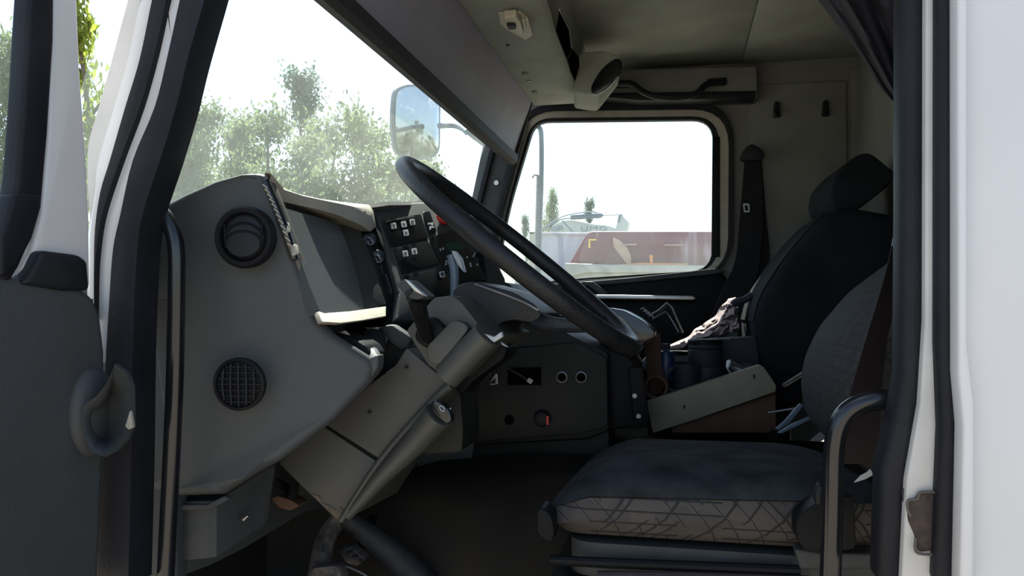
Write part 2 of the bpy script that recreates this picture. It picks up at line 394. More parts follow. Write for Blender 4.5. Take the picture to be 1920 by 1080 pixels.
# driver's side wall behind the door opening
wl = obj('wall_left', slab([P(1797, -900, .90), P(2500, -900, .90), P(2500, 1100, .90), P(1797, 1100, .90), P(1800, 800, .90), P(1796, 720, .90)], (0, .04, 0), .006), M_white, kind='structure')
wl_y = .90
obj('panel_edge', slab(PP([(1795, -900), (1815, -900), (1815, 650), (1828, 760), (1828, 1100), (1800, 1100), (1806, 800), (1797, 700)], .885), (0, .03, 0), .004), M_white, wl)
obj('wall_left', box(V(-.05, .975, .92), (1.6, .06, .10)), M_white, kind='structure')
obj('wall_left', box(V(.62, 1.0, .05), (.30, .06, 1.80)), M_jamb, kind='structure')
obj('wall_shade_body', box((2.75, 2.06, 2.15), (3.9, 2.2, 2.3), .02), M_white, kind='structure')  # unseen truck body, added to shade the ground beside the cab
obj('wall_shade_skirt', box((1.8, 2.06, .82), (5.7, 2.05, .82), .02), M_pillar_grey, kind='structure')  # unseen lower body, added to cut light bounced up from the ground
t3 = obj('trim_3', slab(PP([(1738, -850), (1768, -850), (1768, 700), (1775, 800), (1775, 1100), (1690, 1100), (1700, 900), (1725, 760), (1735, 600)], .928), (0, .06, 0), .003), M_jamb, kind='structure')
obj('inner_seal', slab(PP([(1694, -850), (1744, -850), (1742, 600), (1738, 720), (1722, 840), (1708, 930), (1702, 1100), (1646, 1100), (1652, 880), (1672, 800), (1690, 700), (1692, 400)], .94), (0, .05, 0), .012), M_rubber, t3)
obj('outer_seal', slab(PP([(1760, -880), (1798, -880), (1798, 680), (1804, 740), (1806, 860), (1798, 1100), (1752, 1100), (1764, 800), (1758, 640)], .91), (0, .05, 0), .010), M_rubber, t3)
st = obj('striker_housing', slab([P(p.x, p.y, .935) for p in rpoly([(1692, 915), (1752, 908), (1760, 930), (1758, 1040), (1715, 1040), (1712, 1010), (1698, 985)], 10, 4)], (0, .03, 0), .004), M_pillar_grey, t3)
obj('striker_plate', slab([P(p.x, p.y, .925) for p in rpoly([(1702, 938), (1718, 935), (1722, 922), (1752, 924), (1757, 1032), (1722, 1036), (1717, 1008), (1703, 975)], 7, 4)], (0, .02, 0), .002), M_rust, t3)
obj('plate_edge', tube([P(x, y, .922) for x, y in ((1758, 940), (1754, 925), (1742, 922), (1724, 924), (1720, 936), (1703, 938), (1702, 955), (1708, 968))], .0016, 8, 3), M_edge, t3)
obj('plate_edge', tube([P(x, y, .922) for x, y in ((1717, 1008), (1716, 1030), (1724, 1038), (1750, 1040))], .0016, 8, 3), M_edge, t3)

# near pillar in front of the driver's door
def sm2(pts):
    return [(p.x, p.y) for p in catmull([Vector((x, y, 0)) for x, y in pts], 4)]
def between(a, c): return sm2(a) + sm2(c)[::-1]
e0 = [(254, -40), (240, 0), (205, 130), (178, 225), (166, 270), (164, 330), (168, 400), (172, 480), (175, 560)]
e1 = [(298, -40), (285, 0), (262, 110), (235, 200), (206, 300), (188, 360), (178, 430), (176, 500), (176, 560)]
e2 = [(324, -40), (312, 0), (290, 100), (262, 200), (225, 300), (192, 400), (181, 466), (177, 520), (176, 600)]
e3 = [(348, -40), (337, 0), (315, 100), (290, 200), (249, 300), (226, 400), (212, 466), (205, 560), (200, 660)]
e4 = [(394, -40), (383, 0), (352, 110), (330, 200), (300, 300), (275, 375), (260, 440), (252, 560), (248, 700)]
t1 = obj('trim_1', slab(PP(between(e0, e2), .97), (-.02, .10, 0), .006), M_jamb, kind='structure')
def up(e): return [(e[0][0] + (e[0][0] - e[1][0]) / (e[1][1] - e[0][1]) * 420, e[0][1] - 420)] + e
e0, e1, e2, e3, e4 = map(up, (e0, e1, e2, e3, e4))
em = [(a[0] - (20 if a[1] < 350 else 8), a[1]) for a in e1]
obj('pillar_edge', slab(PP(between(em, e1), .955), (-.03, .03, 0), .006), M_white, t1)
obj('outer_seal', slab(PP(between(e1, e2), .945), (0, .03, 0), .008), M_rubber, t1)
obj('painted_strip', slab(PP(between(e2 + [(178, 680)], e3 + [(198, 680)]), .955), (0, .04, 0), .004), M_white, t1)
obj('inner_seal', slab(PP(between(e3[:-1] + [(198, 680), (190, 860), (182, 1100)], e4 + [(246, 860), (240, 1100)]), .945), (0, .05, 0), .012), M_rubber, t1)
obj('sill_cover', slab(PP([(230, 560), (330, 560), (330, 1100), (225, 1100)], 1.075), (0, .03, 0), .004), M_pillar_grey, t1)

# ------------------------------------------------------------------ driver's door, standing open
H = P(203, HY, .93); DD = Vector((-.12, -.9928, 0)).normalized(); DN = Vector((.9928, -.12, 0)).normalized()
def PD(px, py, off=0.0): return PN(px, py, H + DN * off, DN)
def PDR(s, z, off=0.0): return H + DD * s + DN * off + Vector((0, 0, z))
door = obj('door_1', slab([PD(x, y) for x, y in ((0, 517), (80, 522), (150, 536), (178, 556), (193, 590), (201, 660), (200, 780), (198, 870), (194, 980), (188, 1100))]
    + [PDR(.75, -.62), PDR(.75, PD(0, 517).z - EYE)], -DN * .06, .012, 4), M_dash, kind='structure')
door['label'] = 'open driver door with a grey inner panel'
fr = [(108, -330), (128, -330), (145, -40), (152, 130), (163, 280), (169, 420), (171, 540), (120, 540), (75, 500), (50, 530), (30, 530), (60, 470), (78, 400), (90, 250)]
obj('window_frame', slab([PD(x, y, -.008) for x, y in fr], -DN * .03, .006), M_white, door)
obj('window_rubber', slab([PD(x, y, -.002) for x, y in ((76, -330), (108, -330), (103, 80), (92, 250), (80, 390), (60, 450), (38, 500), (20, 530), (0, 530), (4, 450), (22, 400), (33, 330), (43, 200), (51, 60))], -DN * .03, .006), M_rubber, door)
obj('frame_edge', slab([PD(x, y, -.012) for x, y in ((53, -40), (59, -40), (44, 200), (34, 340), (22, 372), (16, 372), (30, 330), (42, 200))], -DN * .02, .001), M_white, door)
obj('corner_cover', slab([PD(x, y, .004) for x, y in ((0, 520), (0, 446), (16, 402), (24, 366), (36, 360), (79, 366), (76, 400), (62, 448), (36, 494), (14, 518))], -DN * .03, .008), M_rubber, door)
obj('corner_trim', slab([PD(x, y, .008) for x, y in ((44, 532), (64, 502), (80, 469), (150, 478), (166, 490), (170, 545), (120, 545))], -DN * .03, .006), M_dark, door)
obj('window_glass', slab([PD(36, 330, -.03), PD(52, -40, -.03), PDR(.75, .50, -.03), PDR(.75, .0, -.03), PD(0, 500, -.03)], -DN * .004), M_side, door, smooth=0)
obj('window_frame', slab([PDR(.72, .52, -.01), PDR(.78, .52, -.01), PDR(.78, -.02, -.01), PDR(.72, -.02, -.01)], -DN * .03, .006), M_white, door)
# pull: a mound on the panel with a cupped lip round it
bmm = bmesh.new(); bmesh.ops.create_uvsphere(bmm, u_segments=24, v_segments=14, radius=1)
cmd = PD(172, 772, -.004)
bmesh.ops.scale(bmm, vec=Vector((.022, .040, .062)), verts=bmm.verts)
bmesh.ops.translate(bmm, vec=cmd, verts=bmm.verts)
mound = obj('door_pull', bmm, M_dash, door)
o_ = [(215, 683), (236, 699), (245, 725), (246, 770), (247, 800), (238, 822), (218, 845), (195, 857), (172, 846), (158, 815), (153, 780), (160, 757), (180, 744), (196, 724), (208, 700)]
cx, cy = 203, 778
o1 = [P(x, y, .865) for x, y in o_]
o2 = [P(cx + (x - cx) * .80, cy + (y - cy) * .80 + 4, .872) for x, y in o_]
o3 = [P(cx + (x - cx) * .55, cy + (y - cy) * .62 + 6, .895) for x, y in o_]
o4 = [P(cx + (x - cx) * .35, cy + (y - cy) * .50 + 6, .915) for x, y in o_]
ob = [p + Vector((0, .008, 0)) for p in o1]; oc = [P(cx + (x - cx) * .6, cy + (y - cy) * .6, .925) for x, y in o_]
obj('pull_lip', loft([oc, ob, o1, o2, o3, o4]), M_dash, mound, 50)
obj('pull_insert', slab([P(x, y, .862) for x, y in ((243, 770), (248, 802), (240, 806), (234, 799))], (0, .006, 0), .001), M_beige, mound)

# ================================================================== dashboard
dash = thing('dashboard', 'grey plastic truck dashboard under the windscreen, with gauges, vents and switches', 'dashboard', V(-.7, 2.0, -.45))
ends = [(1.09, -.68, .13), (1.125, -.665, .14), (1.2, -.645, .188), (1.3, -.64, .198), (1.42, -.645, .205), (1.55, -.65, .22), (1.6, -.62, .232), (1.7, -.60, .245), (1.85, -.5625, .262), (1.97, -.53, .262)]
def prof(Y, x, z): return [V(-1.0, Y, -.45), V(-1.0, Y, .06), V(x - .2, Y, z - .085), V(x - .06, Y, z - .006), V(x - .008, Y, z), V(x, Y, z - .008), V(x - .02, Y, z - .035), V(x - .13, Y, z - .08), V(x - .15, Y, -.45)]
obj('dash_top', loft([prof(*e) for e in ends]), M_dash, dash)
obj('far_dash', loft([[V(-1.0, Y, -.55), V(-1.0, Y, .05), V(-.62, Y, .045), V(-.53, Y, .01), V(-.49, Y, -.1), V(-.55, Y, -.55)] for Y in (1.96, 2.4, 3.06)]), M_dash, dash)
# side panel that faces the door
sp = [(246, 928), (249, 600), (254, 470), (266, 415), (285, 398), (318, 376), (345, 362), (400, 338), (450, 325), (490, 322), (500, 340), (530, 430), (552, 500), (575, 560), (595, 602), (620, 628), (690, 672), (702, 690), (690, 718), (620, 790), (520, 865), (500, 876), (465, 895), (415, 929), (330, 932)]
fY = lambda x, y: 1.075 + max(0, x - 470) * .0004
sidep = obj('side_panel', slab(PP(sp, fY), (0, .03, 0), .012, 4, ang=40), M_dash, dash)
obj('panel_tab', slab(PP([(255, 466), (274, 466), (275, 477), (255, 477)], 1.07), (0, .01, 0), .002), M_beige, dash)
# the rounded crest of the side panel
# lower corner of the panel where it curls round
obj('panel_corner', slab(PP([(622, 630), (690, 672), (708, 668), (700, 655), (640, 620)], lambda x, y: 1.15 + (700 - y) * .0012), (0, .02, 0), .003), M_dash, dash)
obj('panel_curl', slab(PP([(676, 676), (709, 664), (708, 690), (698, 706), (686, 718), (672, 730), (660, 735)], 1.17), (0, .03, 0), .008), M_dash, dash)
# kick panel
kY = lambda x, y: 1.095 + max(0, x - 400) * .0010
kp = [(240, 938), (330, 941), (400, 938), (415, 937), (465, 903), (500, 878), (496, 920), (484, 985), (468, 1002), (405, 1045), (390, 1047), (330, 1052), (240, 1056)]
bmk = bmesh.new()
top = [(240, 938), (330, 941), (392, 940), (406, 939), (465, 903), (499, 879)]; bot = [(240, 1056), (330, 1052), (392, 1046), (406, 1044), (466, 1004), (484, 985)]
dpt = [1.10, 1.095, 1.09, 1.095, 1.16, 1.20]
A = [[P(x, y, d) for (x, y), d in zip(top, dpt)], [P(x, y, d) for (x, y), d in zip(bot, dpt)]]
kick = obj('kick_panel', loft([A[0], A[1], [p + Vector((0, .03, 0)) for p in A[1]], [p + Vector((0, .03, 0)) for p in A[0]], A[0]], cap=False, closed=False), M_pillar_grey, dash, 20)
obj('panel_ledge', slab(PP([(240, 945), (330, 947), (388, 946), (420, 930), (430, 936), (394, 956), (330, 958), (240, 958)], 1.085), (0, .01, 0), .002), M_pillar_grey, kick)
obj('clip', slab(PP([(451, 974), (463, 966), (466, 968), (456, 978)], 1.13), (0, .01, 0), .001), M_metal, kick)
# speaker-like vents: a ring with a round flap, and a round grille
c1 = P(462, 445, 1.066); ax = Vector((.12, -1, -.04)).normalized()
vent = obj('round_vent', lathe(c1, ax, [(.047, -.004), (.048, .006), (.044, .012), (.038, .012), (.034, .004)], 40), M_black, dash)
uu = Vector((0, 0, 1)); uu = (uu - ax * uu.dot(ax)).normalized(); vv = ax.cross(uu)
def arc(c, r, a0, a1, n=14, sq=1.0, ox=0, oz=0): return [c + vv * (math.cos(a) * r + ox) + uu * (math.sin(a) * r * sq + oz) for a in (a0 + (a1 - a0) * i / n for i in range(n + 1))]
obj('flap', lathe(c1 + ax * .004, ax + uu * .15, [(.033, 0), (.031, .006), (.012, .009)], 36), M_dark, vent)
obj('flap_rim', tube(arc(c1 + ax * .012, .029, .25, math.pi - .25, sq=.75), .0016, 8), M_black, vent)
obj('flap_rim', tube(arc(c1 + ax * .012, .027, .2, math.pi - .2, sq=.55, oz=-.006), .0018, 8), M_black, vent)
obj('vent_spoke', tube([c1 + ax * .01 - vv * .030 + uu * .02, c1 + ax * .012 - vv * .027 - uu * .016], .002, 8), M_black, vent)
obj('vent_spoke', tube([c1 + ax * .01 + vv * .030 + uu * .02, c1 + ax * .012 + vv * .027 - uu * .016], .002, 8), M_black, vent)
obj('thumb_tab', slab(arc(c1 + ax * .013, .010, 0, math.pi * 2, 14, .55, oz=-.024)[:-1], ax * -.004, .001), M_black, vent)
c2 = P(450, 720, 1.068)
gr = obj('round_grille', lathe(c2, ax, [(.041, -.003), (.041, .005), (.036, .007), (.034, .001)], 40), M_black, dash)
for i in range(-2, 3):
    h_ = math.sqrt(.034 ** 2 - (i * .0118) ** 2)
    obj('grille_bar', tube([c2 + ax * .005 + vv * i * .0118 + uu * h_, c2 + ax * .006 + vv * i * .0128, c2 + ax * .005 + vv * i * .0118 - uu * h_], .0013, 6), M_dark, gr)
for i in range(-3, 4):
    h_ = math.sqrt(.034 ** 2 - (i * .0090) ** 2)
    obj('grille_bar', tube([c2 + ax * .003 - vv * h_ + uu * i * .0090, c2 + ax * .003 + vv * h_ + uu * i * .0090], .0012, 6), M_dark, gr)
# slotted vent along the edge of the panel
sv = obj('slot_vent', slab(PP([(491, 338), (498, 333), (520, 385), (540, 435), (556, 486), (547, 488), (527, 430), (508, 380)], lambda x, y: 1.068 + max(0, x - 470) * .0004), (.0, .012, 0), .002), M_gloss, dash)
for i in range(12):
    t = i / 12.5; x = 497 + 53 * t; y = 350 + 128 * t - 6 * math.sin(t * 3.1)
    obj('vent_slat', tube([P(x - 5, y - 4, 1.066), P(x, y - 1, 1.068), P(x + 4, y + 4, 1.071)], .0013, 5), M_beige, sv)
# edge strip by the gauges
obj('edge_strip', slab(PP([(494, 325), (500, 328), (524, 385), (553, 465), (577, 528), (602, 584), (602, 600), (597, 602), (572, 548), (552, 488), (520, 395)], lambda x, y: 1.082 + max(0, x - 470) * .0004), (0, .02, 0), .002), M_edge, dash)
# binnacle: hood, glass, side cheek, sill
hood_o = [(496, 323, 1.09), (522, 350, 1.16), (560, 364, 1.24), (600, 373, 1.31), (650, 380, 1.43), (692, 384, 1.54), (700, 395, 1.56), (702, 428, 1.56)]
hood_i = [(504, 345, 1.10), (528, 377, 1.155), (560, 385, 1.22), (590, 391, 1.25), (630, 402, 1.31), (664, 416, 1.40), (680, 424, 1.45), (694, 434, 1.49)]
bmh = bmesh.new()
ho = [P(*q) for q in hood_o]; hi = [P(*q) for q in hood_i]; hr = [p + Vector((-.13, .0, .006)) * min(1, i / 3) + Vector((-.004, 0, 0)) for i, p in enumerate(hi)]
obj('gauge_hood', loft([[p + Vector((-.05, 0, .002)) * min(1, i / 3) for i, p in enumerate(ho)], ho, [a.lerp(c, .5) + Vector((.010, -.004, .006)) for a, c in zip(ho, hi)], hi, hr], cap=False, closed=False), M_beige, dash, 40)  # dash plastic coloured beige, with the sunlight on the rim painted in
def mask_mat():
    m, t, b = nodes('gauge_glass'); b.inputs['Base Color'].default_value = (.050, .056, .058, 1); b.inputs['Roughness'].default_value = .6; b.inputs['Specular IOR Level'].default_value = .15
    b.inputs['Coat Weight'].default_value = .06; b.inputs['Coat Roughness'].default_value = .2
    return m
M_gauge = mask_mat()
ga, gb, gc = P(527, 388, 1.125), P(601, 586, 1.12), P(636, 421, 1.38)
GN = (gb - ga).cross(gc - ga).normalized()
if GN.x < 0: GN = -GN
PG = lambda x, y, off=0.0: PN(x, y, ga + GN * off, GN)
gz = obj('gauge_cluster', slab([PG(x, y) for x, y in ((527, 388), (560, 398), (600, 408), (636, 421), (655, 470), (670, 520), (684, 582), (640, 588), (601, 586), (578, 530), (552, 455))], -GN * .02, .0), M_gauge, dash, 0)
for (x, y) in ((541, 426), (557, 467)):
    obj('reset_button', slab([PG(p.x, p.y, .008) for p in rpoly([(x - 5, y - 10), (x + 1, y - 9), (x + 5, y + 9), (x - 1, y + 10)], 3, 3)], -GN * .008, .001), M_beige, dash)
cheek = [P(632, 417, 1.43), P(664, 414, 1.48), P(672, 421, 1.50), P(700, 490, 1.47), P(726, 572, 1.44), P(682, 581, 1.36), P(668, 520, 1.39), P(650, 465, 1.41)]
obj('gauge_cheek', slab(cheek, (-.03, .02, 0), .003), M_pillar_grey, dash)
trim_ = [P(668, 420, 1.50), P(690, 420, 1.54), P(714, 440, 1.56), P(735, 495, 1.53), P(748, 548, 1.51), P(742, 590, 1.47), P(724, 590, 1.44), P(716, 540, 1.455), P(694, 470, 1.48)]
side_t = obj('dial_panel', slab(trim_, (-.03, .02, 0), .003), M_dark, dash)
for (x, y) in ((692, 450), (707, 483)):
    c = P(x, y, 1.50)
    obj('round_switch', lathe(c, (.55, -.8, .15), [(.016, -.004), (.016, .006), (.013, .009), (.004, .010)], 20), M_gloss, side_t)
    obj('switch_cap', slab([P(p.x, p.y, 1.485) for p in rpoly([(x - 6, y - 6), (x + 1, y - 7), (x + 6, y + 2), (x + 5, y + 7), (x + 2, y - 2), (x - 5, y - 4)], 3, 3)], (0, .006, 0), .001), M_steel, side_t)
obj('dial_slot', slab([P(p.x, p.y, 1.478) for p in rpoly([(716, 515), (722, 512), (735, 545), (733, 556), (727, 550)], 4, 3)], (0, .006, 0), .001), M_gloss, side_t)
obj('gauge_sill', slab([P(597, 583, 1.10), P(610, 587, 1.12), P(660, 583, 1.25), P(725, 574, 1.40), P(725, 593, 1.34), P(680, 601, 1.23), P(640, 606, 1.13), P(606, 604, 1.06)], (-.02, .02, -.004), .003), M_beige, dash)
# switch panel
A0, B0, C0 = P(700, 388, 1.58), P(850, 378, 1.83), P(770, 560, 1.50)
NP = (B0 - A0).cross(C0 - A0).normalized()
if NP.y > 0: NP = -NP
def PS(x, y, off=0.0): return PN(x, y, A0 + NP * off, NP)
def plate(name, pts, m, off, par, th=.004, b=.001, r=0):
    q = rpoly(pts, r, 3) if r else [Vector(p) for p in pts]
    return obj(name, slab([PS(p.x, p.y, off) for p in q], -NP * th, b), m, par)
swp = plate('switch_panel', [(697, 387), (760, 379), (850, 377), (905, 420), (948, 528), (925, 552), (860, 562), (778, 600), (742, 600), (748, 545), (722, 470)], M_pillar_grey, 0, dash, .06, .006)
plate('panel_ridge', [(704, 391), (737, 389), (737, 391.5), (705, 394)], M_metal, .003, swp, .003, 0)
plate('far_frame', [(690, 386), (698, 386), (714, 430), (722, 470), (714, 455)], M_dark, .006, swp, .006, .001)
bA = plate('switch_block', [(716, 413), (789, 401), (804, 447), (733, 462)], M_gloss, .004, swp, .005, .001, 3)
plate('switch_block', [(794, 397), (806, 396), (819, 434), (807, 438)], M_gloss, .004, swp, .005, .001, 2)
bB = plate('switch_block', [(740, 466), (803, 452), (825, 494), (755, 513)], M_gloss, .004, swp, .005, .001, 3)
bC = plate('climate_panel', [(806, 444), (850, 432), (868, 449), (914, 525), (856, 530), (832, 500)], M_gloss, .005, swp, .006, .001, 3)
bD = plate('switch_block', [(757, 518), (830, 500), (846, 535), (842, 552), (785, 578)], M_gloss, .004, swp, .005, .001, 3)
plate('key_edge', [(724, 412.5), (742, 410), (743, 412), (726, 416)], M_metal, .009, bA, .004, 0)
plate('key_edge', [(743, 409.5), (760, 406.5), (761, 409), (745, 412)], M_pillar_grey, .009, bA, .004, 0)
plate('key_edge', [(762, 406), (776, 404), (777, 406.5), (763, 409)], M_pillar_grey, .009, bA, .004, 0)
def icon(x, y, par, kind):
    i = plate('icon', [(x - 5, y - 5), (x + 4, y - 6), (x + 6, y + 5), (x - 3, y + 6)], M_icon, .010, par, .002, 0, 1.5)
    if kind == 0:
        for k in (-2, 0, 2): plate('icon_line', [(x - 2.5, y + k - .6), (x + 3, y + k - 1), (x + 3, y + k - .2), (x - 2.5, y + k + .3)], M_icon_dark, .0106, i, .001, 0)
    elif kind == 1: plate('icon_mark', [(x - 2.5, y - 3), (x + 2.5, y - 3.4), (x + 3.5, y + 2.6), (x - 1.5, y + 3)], M_icon_dark, .0106, i, .001, 0, 2)
    else:
        plate('icon_line', [(x - 2.5, y - 3), (x - 1, y - 3), (x + 1, y + 3), (x - .5, y + 3)], M_icon_dark, .0106, i, .001, 0)
        plate('icon_line', [(x - .5, y - 1), (x + 3, y - 1.4), (x + 3, y + .4), (x, y + .6)], M_icon_dark, .0106, i, .001, 0)
icon(738, 423, bA, 1); icon(757, 420, bA, 2); icon(773, 416, bA, 0); icon(761, 436, bA, 2)
icon(760, 475, bB, 0); icon(777, 471, bB, 1); icon(829, 514, bD, 1)
for (x, y, ww, hh) in ((806, 419, 3, 1.4), (811, 419.5, 1.2, 3), (807, 427, 1.2, 3), (811, 425.5, 3, 1.4)):
    plate('lamp_mark', [(x - ww, y - hh), (x + ww, y - hh), (x + ww, y + hh), (x - ww, y + hh)], M_icon, .010, swp, .002, 0)
obj('hazard_button', lathe(PS(829, 411, .004), NP, [(.017, 0), (.017, .006), (.013, .010), (.004, .011)], 20), M_red, swp)
plate('display', [(836, 458), (864, 452), (869, 467), (843, 472)], M_green, .0065, bC, .002, 0)
for (x, y) in ((826, 468), (831, 466), (837, 490), (841, 494), (836, 495), (841, 489), (876, 482), (888, 480), (883, 498), (895, 496), (890, 476), (882, 494)):
    plate('climate_mark', [(x - 1.2, y - 1.8), (x + 1.2, y - 1.8), (x + 1.4, y + 1.8), (x - 1, y + 1.8)], M_icon, .0065, bC, .001, 0)
plate('panel_groove', [(826, 494), (905, 470), (914, 525), (908, 527), (898, 478)], M_black, .0045, swp, .004, 0)
# vent ribs at the far right edge of the switch panel
for dx in (0, 9, 17):
    obj('vent_rib', tube([P(918 + dx, 497 + dx * .5, 1.80), P(927 + dx, 515 + dx * .5, 1.80), P(932 + dx * .9, 542, 1.80)], .0035, 6), M_pillar_grey, swp)
# dark shelf under the gauges with odd controls
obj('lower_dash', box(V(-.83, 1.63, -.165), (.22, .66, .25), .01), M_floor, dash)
obj('shelf_back', slab(PP([(603, 606), (640, 608), (725, 594), (790, 600), (800, 720), (740, 740), (690, 730)], 1.62), (0, .02, 0), .003), M_black, dash)
obj('switch_pod', slab(PP([(618, 627), (628, 624), (662, 634), (684, 648), (694, 664), (690, 672), (680, 668), (640, 646)], 1.19), (0, .07, 0), .006), M_black, dash)
obj('pod_tab', slab(PP([(628, 628), (648, 619), (658, 629), (640, 630)], 1.21), (-.02, .03, 0), .002), M_cream_plastic, dash)
obj('rotary_knob', lathe(P(698, 648, 1.32), (.45, -.5, .6), [(.026, -.02), (.026, .01), (.022, .022), (.010, .026)], 24), M_dark, dash)
obj('control_box', slab(PP([(694, 614), (712, 616), (765, 640), (770, 655), (766, 668), (735, 712), (706, 712), (712, 660), (708, 640)], 1.36), (0, .08, 0), .006), M_dark, dash)
obj('box_lid', slab(PP([(711, 612), (734, 608), (772, 634), (766, 652), (750, 658), (722, 636)], 1.34), (0, .03, 0), .006), M_pillar_grey, dash)
obj('box_tab', slab(PP([(694, 614), (711, 615), (711, 623), (704, 622)], 1.345), (-.02, .02, 0), .001), M_cream_plastic, dash)

# ================================================================== centre console
con = thing('centre_console', 'dark grey centre console panel with sockets and a hole, behind the steering wheel', 'console', V(-.35, 2.1, -.37))
obj('console_body', slab([P(p.x, p.y, 1.97) for p in rpoly([(862, 545), (950, 528), (1012, 596), (1090, 640), (1140, 662), (1142, 806), (1104, 822), (880, 834), (872, 700)], 8, 3)], (0, .42, 0), .006), M_console, con)
obj('console_face', slab([P(p.x, p.y, 1.958) for p in rpoly([(944, 655), (1085, 642), (1138, 672), (1140, 800), (1095, 812), (884, 830), (890, 720), (930, 690)], 8, 3)], (0, .03, 0), .004), M_console, con)
hl = obj('empty_slot', slab(PP([(952, 690), (1014, 689), (1014, 722), (951, 722)], 1.952), (0, .02, 0), 0), M_void, con)
for x in (1054, 1090):
    obj('socket_ring', lathe(P(x, 707, 1.958), (0, -1, 0), [(.0145, 0), (.0145, .007), (.012, .008), (.0115, .001)], 24), M_steel, con)
    obj('socket_hole', disc(P(x, 707, 1.957), (0, -1, 0), .0112, .002), M_void, con)
obj('round_hole', disc(P(955, 787, 1.957), (0, -1, 0), .013, .003), M_void, con)
lg = obj('lighter_knob', lathe(P(1017, 784, 1.958), (0, -1, 0), [(.022, 0), (.022, .006), (.018, .02), (.015, .022)], 24), M_dark, con)
obj('red_mark', slab(PP([(1024, 780), (1029, 780), (1029, 797), (1024, 797)], 1.934), (0, .006, 0), .001), M_red, lg)
obj('clip', slab(PP([(918, 718), (930, 700), (933, 702), (934, 720), (920, 722), (919, 720), (929, 719), (929, 708)], 1.95), (0, .004, 0)), M_steel, con)
obj('socket_ring', tube([P(878 + 9 * math.cos(a), 738 + 14 * math.sin(a), 1.93) for a in (i * math.pi / 8 for i in range(16))], .002, 6, 0, True), M_steel, con)
obj('panel_step', slab(PP([(880, 834), (1104, 822), (1142, 806), (1142, 880), (880, 880)], 1.99), (0, .2, 0), .004), M_console, con)
obj('console_end', slab(PP([(1138, 655), (1180, 668), (1196, 690), (1188, 740), (1216, 800), (1140, 806)], 2.0), (0, .3, 0), .006), M_black, con)
ps = obj('bracket_post', slab(PP([(1178, 690), (1206, 688), (1218, 800), (1190, 806)], 1.98), (0, .02, 0), .003), M_black, con)
for y in (742, 780): obj('rivet', disc(P(1190 + (y - 742) * .2, y, 1.98), (0, -1, 0), .006, .004, 12), M_steel, ps)
tray = obj('console_cap', slab([P(p.x, p.y, 2.08) for p in rpoly([(1096, 584), (1140, 577), (1170, 582), (1204, 600), (1229, 622), (1228, 634), (1208, 642), (1192, 672), (1120, 640)], 7, 3)], (0, .16, 0), .012), M_gloss, con)
obj('cap_seam', tube([P(x, y, 2.079) for x, y in ((1110, 596), (1146, 590), (1172, 602), (1198, 640))], .002, 6, 4), M_steel, tray)
obj('wire_plug', tube([P(953, 691, 1.94), P(975, 703, 1.93), P(988, 712, 1.92)], .0022, 8, 3), M_pillar_grey, None, label='thin cable with a pale plug hanging from the slot in the console', cat='cable')
pl_ = bpy.data.objects['wire_plug']; obj('plug', box(P(994, 714, 1.915), (.014, .012, .012), .002, Matrix.Rotation(.6, 3, 'Y')), M_icon, pl_)

# engine cover between the seats
sec = lambda x, zt: [V(x, 1.50, -.815), V(x, 1.60, zt - .20), V(x, 1.68, zt - .06), V(x, 1.76, zt - .008), V(x, 1.85, zt), V(x, 2.3, zt), V(x, 2.42, zt - .03), V(x, 2.5, zt - .15), V(x, 2.6, -.815)]
obj('engine_cover', loft([sec(x, z) for x, z in ((-.80, -.47), (-.62, -.41), (-.4, -.385), (0, -.38), (.4, -.38), (.64, -.38))]), M_mat, label='dusty black engine cover hump between the two seats', cat='engine cover')

# ================================================================== steering column and wheel
colm = thing('steering_column', 'grey angular steering column shroud with stalks and ignition lock', 'steering column', P(620, 930, 1.40))
cY = lambda x, y: 1.30 + max(0, 760 - x) * .00015
obj('upper_shroud', slab([P(p.x, p.y, 1.275) for p in rpoly([(612, 797), (702, 714), (742, 686), (762, 652), (846, 722), (800, 765), (714, 862)], 6, 3)], (.02, .22, 0), .008), M_column, colm)
obj('lower_shroud', slab([P(p.x, p.y, 1.285) for p in rpoly([(522, 868), (606, 800), (712, 869), (642, 979), (590, 935)], 4, 3)], (.02, .22, 0), .006), M_column, colm)
obj('scuffed_edge', slab(PP([(584, 926), (598, 930), (604, 944), (618, 948), (630, 957), (638, 950), (644, 958), (647, 972), (640, 980), (612, 956)], 1.2835), (.0, .01, 0), 0), mat('scuffed_tan', (.10, .078, .058), .8, .25, 60), colm)
obj('shroud_seam', slab(PP([(600, 796), (622, 790), (722, 862), (708, 876)], 1.295), (.02, .18, 0), .002), M_dark, colm)
for x, y in ((762, 688), (693, 772)):
    s_ = obj('screw', disc(P(x, y, 1.276), (0, -1, 0), .0062, .002, 16), M_pillar_grey, colm)
    obj('screw_slot', disc(P(x, y, 1.273), (0, -1, 0), .003, .001, 6), M_black, s_)
obj('lock_tube', tube([P(652, 968, 1.265), P(715, 895, 1.255), P(780, 828, 1.245), P(822, 778, 1.235)], lambda t: .008 + .018 * min(1, t * 1.15), 20), M_column, colm)
obj('shroud_edge', tube([P(640, 976, 1.262), P(712, 866, 1.262), P(800, 765, 1.262), P(845, 722, 1.262)], lambda t: .006 + .003 * t, 12, 4), M_column, colm)
lk = obj('ignition_lock', slab([P(p.x, p.y, 1.212) for p in rpoly([(808, 752), (820, 750), (842, 768), (848, 790), (838, 797), (820, 782), (808, 768)], 7, 4)], (0, .02, 0), .004), M_gloss, colm)
obj('key_ring', tube([P(829 + 4 * math.cos(a) + 2 * math.sin(a), 766 + 5 * math.sin(a), 1.209) for a in (i * math.pi / 8 for i in range(16))], .0009, 6, 0, True), M_icon, lk)
